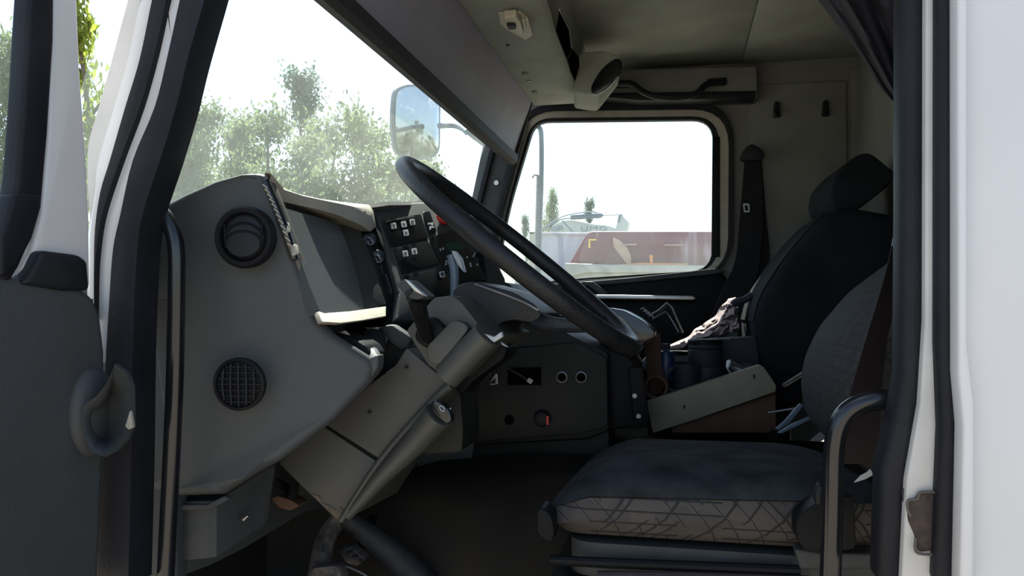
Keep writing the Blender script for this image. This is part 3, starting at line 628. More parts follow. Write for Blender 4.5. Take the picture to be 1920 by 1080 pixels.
obj('support_bracket', slab([P(p.x, p.y, 1.36) for p in rpoly([(800, 738), (852, 722), (862, 740), (868, 800), (866, 848), (790, 852)], 8, 3)], (0, .12, 0), .006), M_console, colm)
uh = obj('upper_housing', slab([P(p.x, p.y, 1.225) for p in rpoly([(762, 620), (793, 583), (814, 558), (846, 554), (864, 566), (908, 622), (926, 630), (870, 690), (846, 716), (803, 684)], 6, 3)], (.02, .22, 0), .012, 4), M_column, colm)
obj('housing_block', slab([P(p.x, p.y, 1.20) for p in rpoly([(800, 650), (848, 600), (868, 604), (880, 616), (826, 684), (803, 680)], 8, 3)], (0, .05, 0), .008, 3), M_column, uh)
obj('housing_barrel', tube([P(838, 706, 1.21), P(878, 662, 1.205), P(912, 628, 1.20)], .024, 20), M_column, uh)
obj('stalk_opening', slab([P(p.x, p.y, 1.205) for p in rpoly([(782, 612), (796, 597), (812, 594), (833, 614), (834, 630), (806, 655), (790, 648), (776, 634)], 9, 4)], (0, .02, 0), .003), M_black, uh)
obj('bright_clip', slab(PP([(908, 626), (926, 632), (940, 622), (942, 632), (926, 642), (920, 638)], 1.19), (0, .012, 0), .001), M_icon, uh)
obj('clip_tail', slab(PP([(938, 640), (950, 648), (952, 652), (940, 646)], 1.2), (0, .01, 0), .001), M_steel, uh)
obj('switch_cluster', slab([P(p.x, p.y, 1.32) for p in rpoly([(850, 720), (925, 635), (950, 650), (945, 672), (890, 712), (862, 742)], 8, 3)], (0, .10, 0), .006), M_black, colm)
sk = obj('indicator_stalk', tube([P(806, 640, 1.22), P(794, 610, 1.18), P(786, 585, 1.14), P(779, 558, 1.12)], lambda t: .010 + .004 * t, 12, 4, flat=1.2), M_black, colm)
obj('stalk_head', slab([P(p.x, p.y, 1.09) for p in rpoly([(742, 534), (757, 523), (768, 528), (798, 556), (784, 562), (768, 560)], 3, 2)], (0, .05, 0), .003), M_pillar_grey, sk)
obj('stalk_cap', slab(PP([(757, 551), (768, 541), (773, 545), (762, 557)], 1.085), (0, .02, 0), .001), M_dark, sk)
obj('head_lit_edge', slab(PP([(757, 523), (768, 527), (798, 556), (776, 546)], 1.088), (0, .01, 0), .001), M_metal, sk)  # bright metal sliver paints the light on the head's top edge
sk2 = obj('wiper_stalk', tube([P(852, 560, 1.50), P(852, 530, 1.50), P(851, 505, 1.50), P(845, 478, 1.50)], .0085, 12, 4), M_lever, colm)
obj('stalk_blade', slab([P(p.x, p.y, 1.49) for p in rpoly([(846, 471), (852, 470), (863, 484), (866, 496), (870, 511), (861, 500), (855, 490)], 2, 2)], (0, .02, 0), .001), M_icon, sk2)  # pale colour carries the light falling on the blade

whl = thing('steering_wheel', 'large black thick-rimmed steering wheel, tilted, in front of the dials', 'steering wheel', V(-.29, 1.42, .10))
tp, bt = P(779, 316, 1.42), P(1186, 650, 1.42)
WC = (tp + bt) / 2; ux = (bt - tp).normalized(); RW = (bt - tp).length / 2; uy = Vector((0, 1, 0)); wn = ux.cross(uy).normalized()
if wn.z < 0: wn = -wn
obj('rim', tube([WC + ux * math.cos(a) * RW + uy * math.sin(a) * RW for a in (2 * math.pi * i / 72 for i in range(72))], .0165, 16, 0, True), M_wheel, whl)
hub = obj('hub_pad', slab([P(p.x, p.y, 1.31) for p in rpoly([(846, 548), (862, 533), (886, 527), (962, 548), (1002, 570), (1018, 592), (1000, 606), (962, 600), (938, 606), (920, 622), (898, 616), (872, 590)], 9, 4)], (0, .22, 0), .022, 5), M_wheel, whl)
obj('hub_seam', tube([P(x, y, 1.3) for x, y in ((890, 532), (945, 552), (985, 568), (1010, 582))], .0018, 6, 3), M_steel, hub)
for sgn in (-1, 1):
    for ang in (.72, ):
        e = WC + ux * math.cos(ang * sgn) * RW + uy * math.sin(ang * sgn) * RW
        b0 = P(985, 588, 1.42 + sgn * .07)
        obj('spoke', tube([b0, b0.lerp(e, .4) - wn * .012, b0.lerp(e, .8) - wn * .006, e], lambda t: .020 - .006 * t, 12, 4, flat=.55), M_wheel, whl)

# ================================================================== roof gear
visor_pts = lambda Y, k=0: [V(-.622 + .004 * k, Y, .565), V(-.626, Y, .60), V(-.60, Y, .68), V(-.565, Y, .775), V(-.548, Y, .83), V(-.58, Y, .83), V(-.60, Y, .76), V(-.64, Y, .66), V(-.648, Y, .60), V(-.642, Y, .567)]
vz = thing('sun_visor', 'long grey padded sun visor across the top of the windscreen', 'sun visor', V(-.6, 2.0, .56))
obj('visor_pad', loft([visor_pts(Y) for Y in (1.08, 1.4, 1.8, 2.2, 2.6, 2.9, 2.95)]), M_visor, vz, 30)
obj('visor_lip', loft([[V(-.610, Y, .563), V(-.606, Y, .590), V(-.628, Y, .60), V(-.650, Y, .59), V(-.645, Y, .556), V(-.625, Y, .553)] for Y in (1.08, 2.0, 2.93)]), M_visor_lip, vz)
obj('visor_end', slab([V(-.62, 2.95, .57), V(-.545, 2.95, .83), V(-.585, 2.95, .83), V(-.645, 2.95, .60)], (0, .012, 0), .003), M_visor_lip, vz)
obj('visor_seam', tube([V(-.545, 1.08, .80), V(-.545, 2.0, .80), V(-.545, 2.96, .80)], .006, 8), M_rubber, vz)

oc_ = thing('overhead_console', 'greenish grey overhead shelf above the windscreen with open slots', 'overhead console', V(-.45, 2.0, .79))
def ocs(Y, x2, x3): return [V(-.56, Y, .80), V(-.545, Y, .79), V(x2 - .02, Y, .79), V(x2, Y, .80), V(x3, Y, .86), V(x3 + .02, Y, .95), V(-.60, Y, .95)]
ob_ = obj('shelf_body', loft([ocs(1.1, -.32, -.31), ocs(1.6, -.325, -.315), ocs(2.05, -.336, -.326), ocs(2.2, -.345, -.335), ocs(2.5, -.352, -.342), ocs(2.8, -.36, -.35), ocs(2.97, -.375, -.365)]), M_head, oc_)
obj('open_slot', slab([PX(1049, 18, -.300), PX(1068, 56, -.310), PX(1072, 92, -.322), PX(1062, 108, -.334), PX(1050, 80, -.328), PX(1042, 58, -.322)], (.003, 0, 0), 0), M_void, ob_)
obj('open_slot', slab([PX(1073, 94, -.325), PX(1084, 108, -.325), PX(1085, 128, -.332), PX(1077, 150, -.345), PX(1069, 134, -.34), PX(1065, 112, -.336)], (.003, 0, 0), 0), M_void, ob_)
obj('slot_edge', tube([PX(1049, 18, -.296), PX(1068, 56, -.305), PX(1072, 90, -.316)], .002, 8), M_head, ob_)
sp_ = obj('speaker_pod', slab([P(p.x, p.y, 2.62) for p in rpoly([(1086, 98), (1130, 94), (1164, 106), (1168, 122), (1124, 178), (1102, 176), (1076, 172), (1080, 140)], 8, 4)], (-.03, .22, .0), .015), M_head, ob_)
obj('speaker_grille', slab([P(p.x, p.y, 2.60) for p in rpoly([(1108, 160), (1128, 128), (1154, 108), (1167, 112), (1165, 134), (1142, 164), (1118, 178), (1108, 174)], 12, 4)], (0, .02, 0), .003), M_gloss, sp_)
for x, y in ((952, 84), (991, 151)): obj('screw_hole', disc(PZ(x, y, .7895), (0, 0, -1), .006, .003, 10), M_gloss, ob_)
for x, y in ((985, 137), (1003, 172)): obj('dimple', disc(PZ(x, y, .7895), (.2, 0, -1), .012, .003, 12), M_wallf, ob_)

lampL = [PZ(x, y, .785) for x, y in ((934, 26), (976, 24), (990, 34), (999, 66), (986, 76), (950, 56), (938, 46))]
lp = thing('interior_lamp', 'small cream ribbed interior lamp on the overhead shelf', 'lamp', lampL[0])
obj('lamp_base', slab([p for p in lampL], (0, 0, .012), .003), M_cream_plastic, lp)
obj('lamp_lens', slab([PZ(x, y, .765) for x, y in ((944, 34), (968, 32), (977, 44), (982, 64), (972, 66), (956, 52), (948, 50))], (0, 0, .022), .004), M_cream_plastic, lp)
for k in range(3): obj('lamp_rib', tube([PZ(974 + k * 7, 40 - k * 2, .768), PZ(981 + k * 6, 68 - k * 2, .768)], .003, 6), M_cream_plastic, lp)
obj('lamp_switch', slab([PZ(x, y, .757) for x, y in ((950, 48), (966, 48), (968, 55), (954, 56))], (0, 0, .01), .001), M_dark, lp)

rail = obj('trim_4', slab(PP([(1118, 176), (1170, 128), (1420, 122), (1422, 184), (1300, 186)], 3.0), (0, .11, 0), .012), M_wallf, kind='structure')
obj('dark_strip', slab(PP([(1112, 180), (1150, 174), (1418, 170), (1416, 184), (1200, 188)], 2.99), (0, .08, 0), .004), M_rubber, rail)  # black strip along the lower edge of the roof rail
gh = obj('grab_bar', tube([P(x, y, yy) for x, y, yy in ((1158, 158, 2.98), (1185, 158, 2.95), (1205, 172, 2.92), (1230, 181, 2.91), (1270, 184, 2.91), (1305, 176, 2.92), (1325, 158, 2.94), (1355, 153, 2.98))], .012, 10, 4, flat=1.0), M_rubber, label='black curved grab handle on the roof rail above the far window', cat='handle')
for x, y in ((1168, 158), (1344, 154)): obj('handle_mount', box(P(x, y, 2.99), (.07, .03, .025), .006), M_rubber, gh)
for i, (x, y, lb) in enumerate(((1457, 205, 'small black coat hook on the rear cab trim, nearer the far window'), (1549, 203, 'small black coat hook on the rear cab trim, nearer the curtain'))):
    hk = obj('coat_hook', slab([P(p.x, p.y, 3.07) for p in rpoly([(x - 5, y - 15), (x + 4, y - 15), (x + 7, y + 14), (x - 8, y + 14)], 3, 3)], (0, .02, 0), .003), M_gloss, label=lb, cat='hook', group='coat hooks on the cab wall')
    obj('hook_peg', tube([P(x - 1, y + 4, 3.07), P(x - 1, y + 8, 3.04), P(x - 1, y + 4, 3.02)], .006, 8, 2), M_black, hk)
    obj('hook_screw', disc(P(x, y + 8, 3.07), (0, -1, 0), .004, .003, 8), M_steel, hk)

# curtain, drawn back in gathered folds
bmc = []
nu, nv = 26, 26
Lc = [(1360, -320), (1466, -120), (1515, -25), (1545, 12), (1572, 48), (1600, 84), (1622, 116), (1648, 158), (1672, 186), (1700, 215)]
Rc = [(1760, -320), (1760, -120), (1760, -25), (1760, 10), (1760, 50), (1760, 90), (1760, 130), (1760, 170), (1760, 200), (1760, 225)]
def lerp_list(Ls, t):
    q = t * (len(Ls) - 1); i = min(int(q), len(Ls) - 2); f_ = q - i
    return (Ls[i][0] * (1 - f_) + Ls[i + 1][0] * f_, Ls[i][1] * (1 - f_) + Ls[i + 1][1] * f_)
rows = []
for j in range(nv + 1):
    t = j / nv; l_, r_ = lerp_list(Lc, t), lerp_list(Rc, t)
    row = []
    for i in range(nu + 1):
        s = i / nu
        x = l_[0] * (1 - s) + r_[0] * s; y = l_[1] * (1 - s) + r_[1] * s
        d = .030 * math.sin(s * 17 + t * 1.5) * (1 - .5 * t) + .012 * math.sin(s * 41 + t * 5)
        row.append(P(x, y, 1.50 + d))
    rows.append(row)
back = [[p + Vector((.0, .004, 0)) for p in r] for r in rows]
obj('curtain', loft([r + b_[::-1] for r, b_ in zip(rows, back)]), M_curtain, label='dark purple grey curtain gathered in folds behind the driver', cat='curtain', smooth=80)

# ================================================================== seats
def xyloop(x0, x1, y0, y1, r, z, ins=0):
    return rpoly([V(x0 + ins, y0 + ins, z), V(x1 - ins, y0 + ins, z), V(x1 - ins, y1 - ins, z), V(x0 + ins, y1 - ins, z)], max(.01, r - ins * .5), 7)
ds = thing('driver_seat', 'driver seat with dusty dark top and triangle patterned cloth sides', 'seat', V(.1, 1.5, -.8))
SB = (-.205, .32, 1.20, 1.78, .07)
def seatloops(lv, wav=.0):
    res = []
    for z, ins in lv:
        lp_ = xyloop(*SB, z, ins)
        res.append([p + Vector((0, 0, .006 - (p.y - 1.5) * .075 + .010 * math.sin(p.x * 9 + 1) * (1 if z > -.34 else .3) - (.030 * max(0, (-.10 - p.x) / .1) if z > -.36 else 0))) for p in lp_])
    return res
obj('cushion_side', loft(seatloops([(-.392, .05), (-.388, .02), (-.370, .002), (-.345, -.006), (-.322, -.002), (-.306, .006)])), M_pat, ds, 60)
obj('cushion_top', loft(seatloops([(-.312, .000), (-.300, .010), (-.290, .028), (-.283, .06), (-.279, .11), (-.277, .19), (-.277, .24)])), M_dust, ds, 70)
obj('seat_pan', loft([xyloop(-.17, .32, 1.21, 1.76, .05, z, i) for z, i in ((-.43, .01), (-.425, 0), (-.372, 0))]), M_pillar_grey, ds)
obj('seat_base', loft([xyloop(-.20, .34, 1.20, 1.78, .05, z, i) for z, i in ((-.80, .06), (-.50, .02), (-.455, 0), (-.430, .0), (-.425, .02))]), M_black, ds)
obj('base_rail', tube([P(1032, 1050, 1.19), P(1150, 1056, 1.19), P(1300, 1062, 1.19), P(1500, 1070, 1.19)], .008, 10, 3), M_black, ds)
obj('base_rail', tube([P(1120, 1080, 1.18), P(1300, 1082, 1.18), P(1520, 1090, 1.18)], .008, 10, 3), M_belt_red, ds)
obj('adjuster_paddle', slab([P(p.x, p.y, 1.17) for p in rpoly([(1006, 956), (1018, 952), (1034, 968), (1040, 1000), (1036, 1018), (1024, 1016), (1006, 1000)], 7, 4)], (0, .05, 0), .008), M_black, ds)
obj('recliner_cover', slab([P(p.x, p.y, 1.15) for p in rpoly([(1492, 975), (1512, 955), (1545, 935), (1600, 930), (1606, 1030), (1560, 1036), (1510, 1034), (1494, 1012)], 12, 4)], (0, .05, 0), .010), M_black, ds)
obj('recliner_bracket', slab(PP([(1490, 1030), (1540, 1036), (1660, 1040), (1660, 1068), (1500, 1068)], 1.17), (0, .03, 0), .004), M_pillar_grey, ds)
obj('belt_buckle', slab(PP([(1528, 925), (1536, 908), (1544, 912), (1540, 950), (1530, 948)], 1.14), (0, .02, 0), .004), M_dark, ds)
db = [(1540, 815), (1510, 775), (1500, 720), (1508, 668), (1535, 612), (1590, 548), (1650, 503), (1720, 455), (1780, 420), (1880, 420), (1840, 700), (1720, 830)]
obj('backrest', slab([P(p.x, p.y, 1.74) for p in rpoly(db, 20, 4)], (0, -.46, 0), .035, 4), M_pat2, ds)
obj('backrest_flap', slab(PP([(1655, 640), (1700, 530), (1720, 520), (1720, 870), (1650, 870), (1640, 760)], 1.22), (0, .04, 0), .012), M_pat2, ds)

psx = thing('passenger_seat', 'dark cloth passenger seat with headrest by the far door', 'seat', V(.25, 2.6, -.8))
pb = [(1440, 705), (1418, 660), (1414, 605), (1430, 552), (1468, 492), (1508, 442), (1546, 402), (1600, 388), (1690, 404), (1730, 480), (1700, 640), (1600, 725)]
obj('backrest', slab([P(p.x, p.y, 2.33) for p in rpoly(pb, 16, 4)], (0, .50, 0), .030, 4), M_pass, psx)
pf = pb[2:7]
fl = [P(x - 3, y - 2, 2.36) for x, y in pf]; 
obj('backrest_front', loft([[p, p + Vector((0, .44, 0)), p + Vector((.012, .44, -.008)), p + Vector((.012, 0, -.008))] for p in catmull(fl, 4)]), M_pass_front, psx)
obj('headrest', slab([P(p.x, p.y, 2.40) for p in rpoly([(1562, 334), (1588, 304), (1614, 287), (1634, 286), (1682, 326), (1668, 348), (1606, 396), (1572, 402), (1556, 372)], 14, 4)], (-.01, .34, 0), .022, 4), M_pass, psx)
obj('cushion', loft([rpoly([V(-.12 + i, 2.34 + i, z), V(.36, 2.34 + i, z), V(.36, 2.86 - i, z), V(-.12 + i, 2.86 - i, z)], .06, 5) for z, i in ((-.30, .03), (-.27, 0), (-.19, 0), (-.165, .02), (-.155, .06))]), M_pass, psx)
obj('seat_base', box(V(.12, 2.6, -.55), (.42, .44, .50), .02), M_black, psx)

# belts
bl = thing('seat_belt', 'black seat belt hanging by the far door pillar, under its pointed cover', 'seat belt', P(1410, 420, 3.02))
obj('belt_cover', slab([P(p.x, p.y, 3.0) for p in rpoly([(1388, 292), (1398, 276), (1410, 269), (1424, 276), (1436, 292), (1426, 300), (1398, 300)], 5, 3)], (0, .07, 0), .012), M_rubber, bl)
lf = [P(x, y, Y) for x, y, Y in ((1396, 296, 3.03), (1391, 360, 3.03), (1386, 420, 3.02), (1378, 490, 3.0), (1352, 548, 2.95), (1330, 600, 2.9))]
rt = [P(x, y, Y) for x, y, Y in ((1426, 296, 3.03), (1430, 360, 3.03), (1430, 420, 3.02), (1424, 490, 3.0), (1410, 550, 2.95), (1392, 605, 2.9))]
obj('belt_strap', ribbon(catmull(lf, 4), catmull(rt, 4)), M_belt, bl)
lf = [P(x, y, Y) for x, y, Y in ((1400, 300, 3.05), (1412, 400, 3.05), (1415, 480, 3.04), (1398, 560, 3.0), (1380, 640, 2.95))]
rt = [P(x, y, Y) for x, y, Y in ((1428, 300, 3.05), (1436, 400, 3.05), (1443, 480, 3.04), (1436, 560, 3.0), (1425, 640, 2.95))]
obj('belt_strap', ribbon(catmull(lf, 4), catmull(rt, 4)), M_belt, bl)
obj('belt_tongue', ring([P(p.x, p.y, 3.0) for p in rpoly([(1393, 381), (1405, 382), (1406, 398), (1395, 398)], 2, 3)], [P(p.x, p.y, 3.0) for p in rpoly([(1396, 385), (1402, 385), (1403, 395), (1397, 395)], 1, 3)], (0, .004, 0)), M_steel, bl)
b2 = thing('seat_belt', 'dark brown seat belt running down beside the driver seat backrest', 'seat belt', P(1650, 600, 1.1))
lf = [P(x, y, 1.12) for x, y in ((1692, 330), (1688, 385), (1674, 455), (1660, 512), (1642, 575), (1622, 640), (1600, 715), (1578, 800), (1560, 870))]
rt = [P(x, y, 1.15) for x, y in ((1697, 330), (1692, 390), (1683, 455), (1684, 512), (1676, 575), (1664, 640), (1655, 715), (1650, 800), (1650, 870))]
obj('belt_strap', ribbon(catmull(lf, 3), catmull(rt, 3)), M_belt_red, b2)
obj('belt_glint', ribbon([P(1690, 352, 1.11), P(1684, 400, 1.11), P(1672, 460, 1.11)], [P(1694, 352, 1.11), P(1691, 405, 1.11), P(1674, 462, 1.11)]), M_lever, b2)  # blue grey ribbon paints the light caught along the belt edge
obj('belt_label', slab(PP([(1602, 905), (1614, 892), (1626, 886), (1632, 880), (1638, 890), (1624, 898)], 1.13), (0, .003, 0)), M_icon, b2)

# grab rails in the door opening
g1 = obj('grab_rail', tube([P(x, y, 1.0) for x, y in ((262, 386), (276, 386), (300, 398), (320, 425), (330, 465), (331, 540), (328, 700), (322, 850), (315, 990), (309, 1120))], .0125, 16, 5), M_gloss, label='tall black tubular grab rail in front of the dash side panel', cat='grab rail')
obj('rail_foot', disc(P(262, 386, 1.0), (-1, 0, .0), .018, .01), M_black, g1)
g2 = obj('grab_rail', tube([P(x, y, 1.0) for x, y in ((1678, 752), (1650, 750), (1618, 756), (1590, 772), (1572, 800), (1564, 840), (1562, 900), (1560, 990), (1556, 1120))], .0125, 16, 5), M_gloss, label='black tubular grab rail bending over beside the driver seat', cat='grab rail')
obj('rail_plate', slab(PP([(1672, 764), (1684, 742), (1680, 800), (1674, 822), (1668, 800)], .985), (0, .02, 0), .003), M_pillar_grey, g2)

# ================================================================== clutter between the seats
cr = thing('storage_crate', 'tilted cream-fronted wooden crate between the seats', 'crate', P(1330, 790, 2.2))
obj('front_board', slab([P(p.x, p.y, 2.12) for p in rpoly([(1212, 752), (1425, 684), (1432, 688), (1455, 722), (1455, 734), (1300, 788), (1224, 812)], 4, 3)], (0, .03, .0), .003), M_cream, cr)
obj('lower_board', slab(PP([(1260, 800), (1340, 775), (1454, 738), (1456, 812), (1260, 812)], 2.14), (0, .22, 0), .003), M_brown, cr)
obj('end_board', slab(PP([(1430, 690), (1455, 722), (1455, 805), (1445, 805), (1428, 740)], 2.15), (0, .20, 0), .003), M_brown, cr)
for x, y in ((1414, 706), (1283, 763)): obj('nail', slab(PP([(x - 2, y - 4), (x + 2, y - 3), (x + 1, y + 5), (x - 2, y + 2)], 2.118), (0, .004, 0)), M_gloss, cr)
cb = obj('cardboard_sheet', slab(PP([(1209, 645), (1238, 625), (1241, 690), (1252, 720), (1240, 735), (1216, 748)], 2.24), (0, .02, 0), .002), M_brown, label='upright brown cardboard sheet at the end of the console', cat='cardboard')
obj('tape_roll', lathe(P(1235, 726, 2.20), (-.15, -1, .1), [(.026, 0), (.032, 0), (.033, .002), (.033, .045), (.026, .045), (.0255, .0)], 32, False), M_brown, label='brown roll lying on its side in the crate corner', cat='roll')
mg = thing('mug', 'dark mug with a pale handle in the crate, beside the brown roll', 'mug', P(1285, 735, 2.2))
obj('mug_body', lathe(P(1287, 735, 2.21), (0, 0, 1), [(.034, 0), (.036, .004), (.037, .075), (.034, .075), (.033, .008)], 28), M_navy, mg)
obj('handle', tube([P(x, y, 2.18) for x, y in ((1262, 690), (1251, 700), (1250, 716), (1256, 730), (1268, 734))], .0042, 8, 4), M_pillar_grey, mg)
bt = thing('spray_bottle', 'bright blue bottle standing in the crate by the cardboard', 'bottle', P(1248, 700, 2.26))
obj('bottle_body', lathe(P(1249, 712, 2.27), (0, 0, 1), [(.024, 0), (.026, .006), (.026, .068), (.02, .082), (.012, .085)], 20), M_blue, bt)
obj('bottle_cap', lathe(P(1249, 656, 2.27), (0, 0, 1), [(.012, 0), (.012, .018)], 16), M_navy, bt)
jr = thing('canister', 'dark navy canister with a grooved side in the crate', 'canister', P(1322, 710, 2.26))
obj('canister_body', lathe(P(1322, 722, 2.27), (0, 0, 1), [(.044, 0), (.048, .006), (.048, .050), (.046, .054), (.048, .058), (.048, .100), (.044, .104), (.048, .108), (.046, .122)], 28), M_navy, jr)
obj('canister_lid', lathe(P(1322, 645, 2.27), (0, 0, 1), [(.049, 0), (.049, .010), (.044, .014)], 28), M_black, jr)
jr2 = thing('water_bottle', 'slim dark bottle between the mug and the navy canister', 'bottle', P(1302, 720, 2.3))
obj('bottle_body', lathe(P(1299, 715, 2.26), (0, 0, 1), [(.012, 0), (.014, .005), (.014, .085), (.008, .098)], 16), M_navy, jr2)
obj('bottle_cap', lathe(P(1299, 652, 2.26), (0, 0, 1), [(.009, 0), (.009, .018)], 12), M_black, jr2)
gj = thing('tape_tin', 'round pale-rimmed tin near the upper end of the crate', 'tin', P(1392, 700, 2.26))
obj('tin_body', lathe(P(1396, 712, 2.26), (.25, -.1, 1), [(.044, 0), (.046, .004), (.046, .040), (.043, .043), (.036, .043), (.035, .03)], 32), M_pillar_grey, gj)
obj('tin_band', lathe(P(1396, 712, 2.26) + Vector((.25, -.1, 1)).normalized() * .022, (.25, -.1, 1), [(.0465, 0), (.0475, .002), (.0475, .010), (.0465, .012)], 32), M_steel, gj)
obj('tin_clasp', slab(PP([(1362, 676), (1370, 674), (1372, 680), (1366, 692), (1374, 702), (1368, 702), (1361, 688)], 2.205), (0, .008, 0), .001), M_steel, gj)
bg_ = thing('bag', 'dark bag with pale piping on the passenger seat behind the crate', 'bag', P(1370, 690, 2.42))
obj('bag_body', slab([P(p.x, p.y, 2.34) for p in rpoly([(1316, 716), (1318, 642), (1330, 636), (1420, 632), (1426, 690), (1420, 720)], 10, 4)], (0, .10, 0), .02), M_navy, bg_)
obj('piping', tube([P(x, y, 2.335) for x, y in ((1312, 646), (1322, 640), (1332, 636), (1368, 636))], .003, 6, 3), M_lever, bg_)

# crumpled cloth in the sun
sp1 = [(1256, 652), (1275, 645), (1292, 636), (1306, 625), (1322, 622), (1340, 612), (1356, 600), (1370, 590), (1384, 588)]
wd = [4, 6, 7, 10, 14, 18, 24, 30, 30]
rows = []
for i in range(49):
    t = i / 48 * 8; a = min(int(t), 7); f_ = t - a
    cx_ = sp1[a][0] * (1 - f_) + sp1[a + 1][0] * f_; cy_ = sp1[a][1] * (1 - f_) + sp1[a + 1][1] * f_; ww = wd[a] * (1 - f_) + wd[a + 1] * f_
    row = []
    for j in range(19):
        s = j / 18 * 2 - 1
        q = Vector((cx_ * .040, s * ww * .05 + cx_ * .01, .3)); n1 = noise.noise(q) ; n2 = noise.noise(q * 2.3 + Vector((4, 1, 7)))
        row.append(P(cx_ + s * ww * .12 + 3 * n2, cy_ + s * ww * 1.0 + 4 * n1 * abs(s), 2.64 - .13 * s - .02 * (1 - s * s) + .085 * n1 + .02 * n2 - .05 * max(0, .22 - abs(noise.noise(Vector((cx_ * .05 + 9, s * ww * .09, 2.2))))) / .22))
    rows.append(row)
back = [[p + Vector((.003, .008, -.004)) for p in r] for r in rows]
obj('crumpled_cloth', loft([r + b_[::-1] for r, b_ in zip(rows, back)]), M_cam, label='crumpled pale pink cloth lying on the passenger seat in the sun', cat='cloth', smooth=70)
cl_ = bpy.data.objects['crumpled_cloth']
obj('cloth_tie', tube([P(1374, 572, 2.60), P(1380, 566, 2.60), P(1396, 562, 2.6), P(1410, 552, 2.6)], .012, 10, 3), M_navy, cl_)
br = thing('angled_bracket', 'black angled holder with bright edges below the far door armrest', 'holder', P(1250, 600, 2.6))
obj('holder_body', slab(PP([(1222, 600), (1252, 571), (1262, 578), (1280, 622), (1262, 628), (1240, 612)], 2.62), (0, .05, 0), .003), M_black, br)
obj('lit_edge', tube([P(x, y, 2.61) for x, y in ((1216, 592), (1234, 582), (1251, 567), (1260, 577), (1270, 600), (1281, 624))], .003, 6), M_beige, br)  # pale tubes paint in the light along the holder's edges
obj('lit_edge', tube([P(x, y, 2.60) for x, y in ((1224, 598), (1248, 584), (1256, 594), (1272, 622))], .002, 6), M_steel, br)
for k in range(4): obj('coil_turn', tube([P(1201 + k * 5, 580 + k * 4, 2.6), P(1207 + k * 5, 577 + k * 4, 2.6), P(1211 + k * 5, 585 + k * 4, 2.6)], .0025, 6), M_steel, br)
# buckle stalks between the seats
for lb, q in (('buckle blade leaning against the driver seat back, upper of the two', ((1452, 806), (1470, 790), (1500, 756), (1508, 760), (1480, 795), (1460, 808))), ('flat pale buckle tab by the driver cushion, lower of the two', ((1458, 812), (1485, 795), (1520, 780), (1524, 786), (1490, 802), (1466, 814)))):
    o = obj('belt_buckle', slab(PP(q, 1.86 if 'upper' in lb else 1.83), (0, .01, 0), .002), M_lever, label=lb, cat='buckle')
    obj('buckle_stem', tube([P(q[0][0], q[0][1], 1.85), V(P(q[0][0], q[0][1], 1.85).x - .01, 1.88, -.385)], .008, 8), M_black, o)
obj('seat_lever', tube([P(1470, 722, 2.1), P(1516, 694, 1.76)], .005, 8), M_steel, label='thin grey lever between the crate and the driver seat back', cat='lever')
obj('flat_strip', tube([P(1440, 774, 2.14), P(1500, 764, 2.14)], .003, 8), M_steel, label='thin flat metal strip behind the buckle blades', cat='strip')

# ================================================================== foot well
pd = thing('clutch_pedal', 'mud caked pedal arm under the steering column', 'pedal', P(605, 1080, 1.5))
obj('pedal_arm', tube([P(655, 950, 1.52), P(625, 985, 1.5), P(608, 1020, 1.46), P(596, 1090, 1.40)], lambda t: .018 + .004 * t, 10, 5), M_dirt, pd)
obj('pedal_pad', slab([P(p.x, p.y, 1.36) for p in rpoly([(585, 1066), (632, 1060), (650, 1110), (580, 1115)], 8, 3)], (0, .03, 0), .008), M_dirt, pd)
pd2 = thing('brake_pedal', 'ribbed rubber brake pedal pad below the column tip', 'pedal', P(660, 1050, 1.5))
pad = obj('pedal_pad', slab([P(p.x, p.y, 1.50) for p in rpoly([(636, 1034), (655, 1024), (684, 1048), (670, 1062), (650, 1056)], 4, 3)], (0, .03, 0), .004), M_dirt, pd2)
for k in range(4): obj('pad_rib', tube([P(640 + k * 11, 1032 + k * 6, 1.495), P(652 + k * 9, 1024 + k * 9, 1.495)], .004, 6), M_boot, pad)
obj('pedal_arm', tube([P(660, 1050, 1.53), P(690, 1000, 1.60), P(700, 970, 1.64)], .010, 8, 3), M_black, pd2)
obj('steering_shaft_boot', tube([P(648, 972, 1.50), P(690, 1002, 1.52), P(740, 1042, 1.54), P(800, 1100, 1.56)], lambda t: .018 + .018 * t + .0012 * math.sin(t * 60), 14, 10), M_boot, label='dusty dark ribbed boot sloping down from the steering column', cat='boot')
cn = thing('wiring_connector', 'grubby tan connector hanging below the dash side panel', 'connector', P(540, 935, 1.4))
obj('connector_body', slab([P(p.x, p.y, 1.36) for p in rpoly([(508, 936), (520, 930), (545, 938), (561, 948), (545, 958), (524, 952)], 4, 3)], (0, .04, 0), .004), M_brown, cn)
obj('hose', tube([P(488, 912, 1.42), P(512, 905, 1.42), P(536, 915, 1.42), P(548, 940, 1.40)], .009, 10, 4), M_dark, cn)
obj('wire', tube([P(545, 890, 1.40), P(552, 910, 1.39), P(546, 936, 1.37)], .009, 8, 3), M_console, cn)
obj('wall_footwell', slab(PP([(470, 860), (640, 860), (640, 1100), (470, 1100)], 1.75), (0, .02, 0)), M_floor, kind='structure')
wr = obj('bent_wire', tube([P(x, y, 1.46) for x, y in ((626, 1068), (645, 1062), (660, 1066), (684, 1078), (700, 1092))], .0022, 6, 4), M_steel, label='thin bent metal wire lying in the footwell', cat='wire')

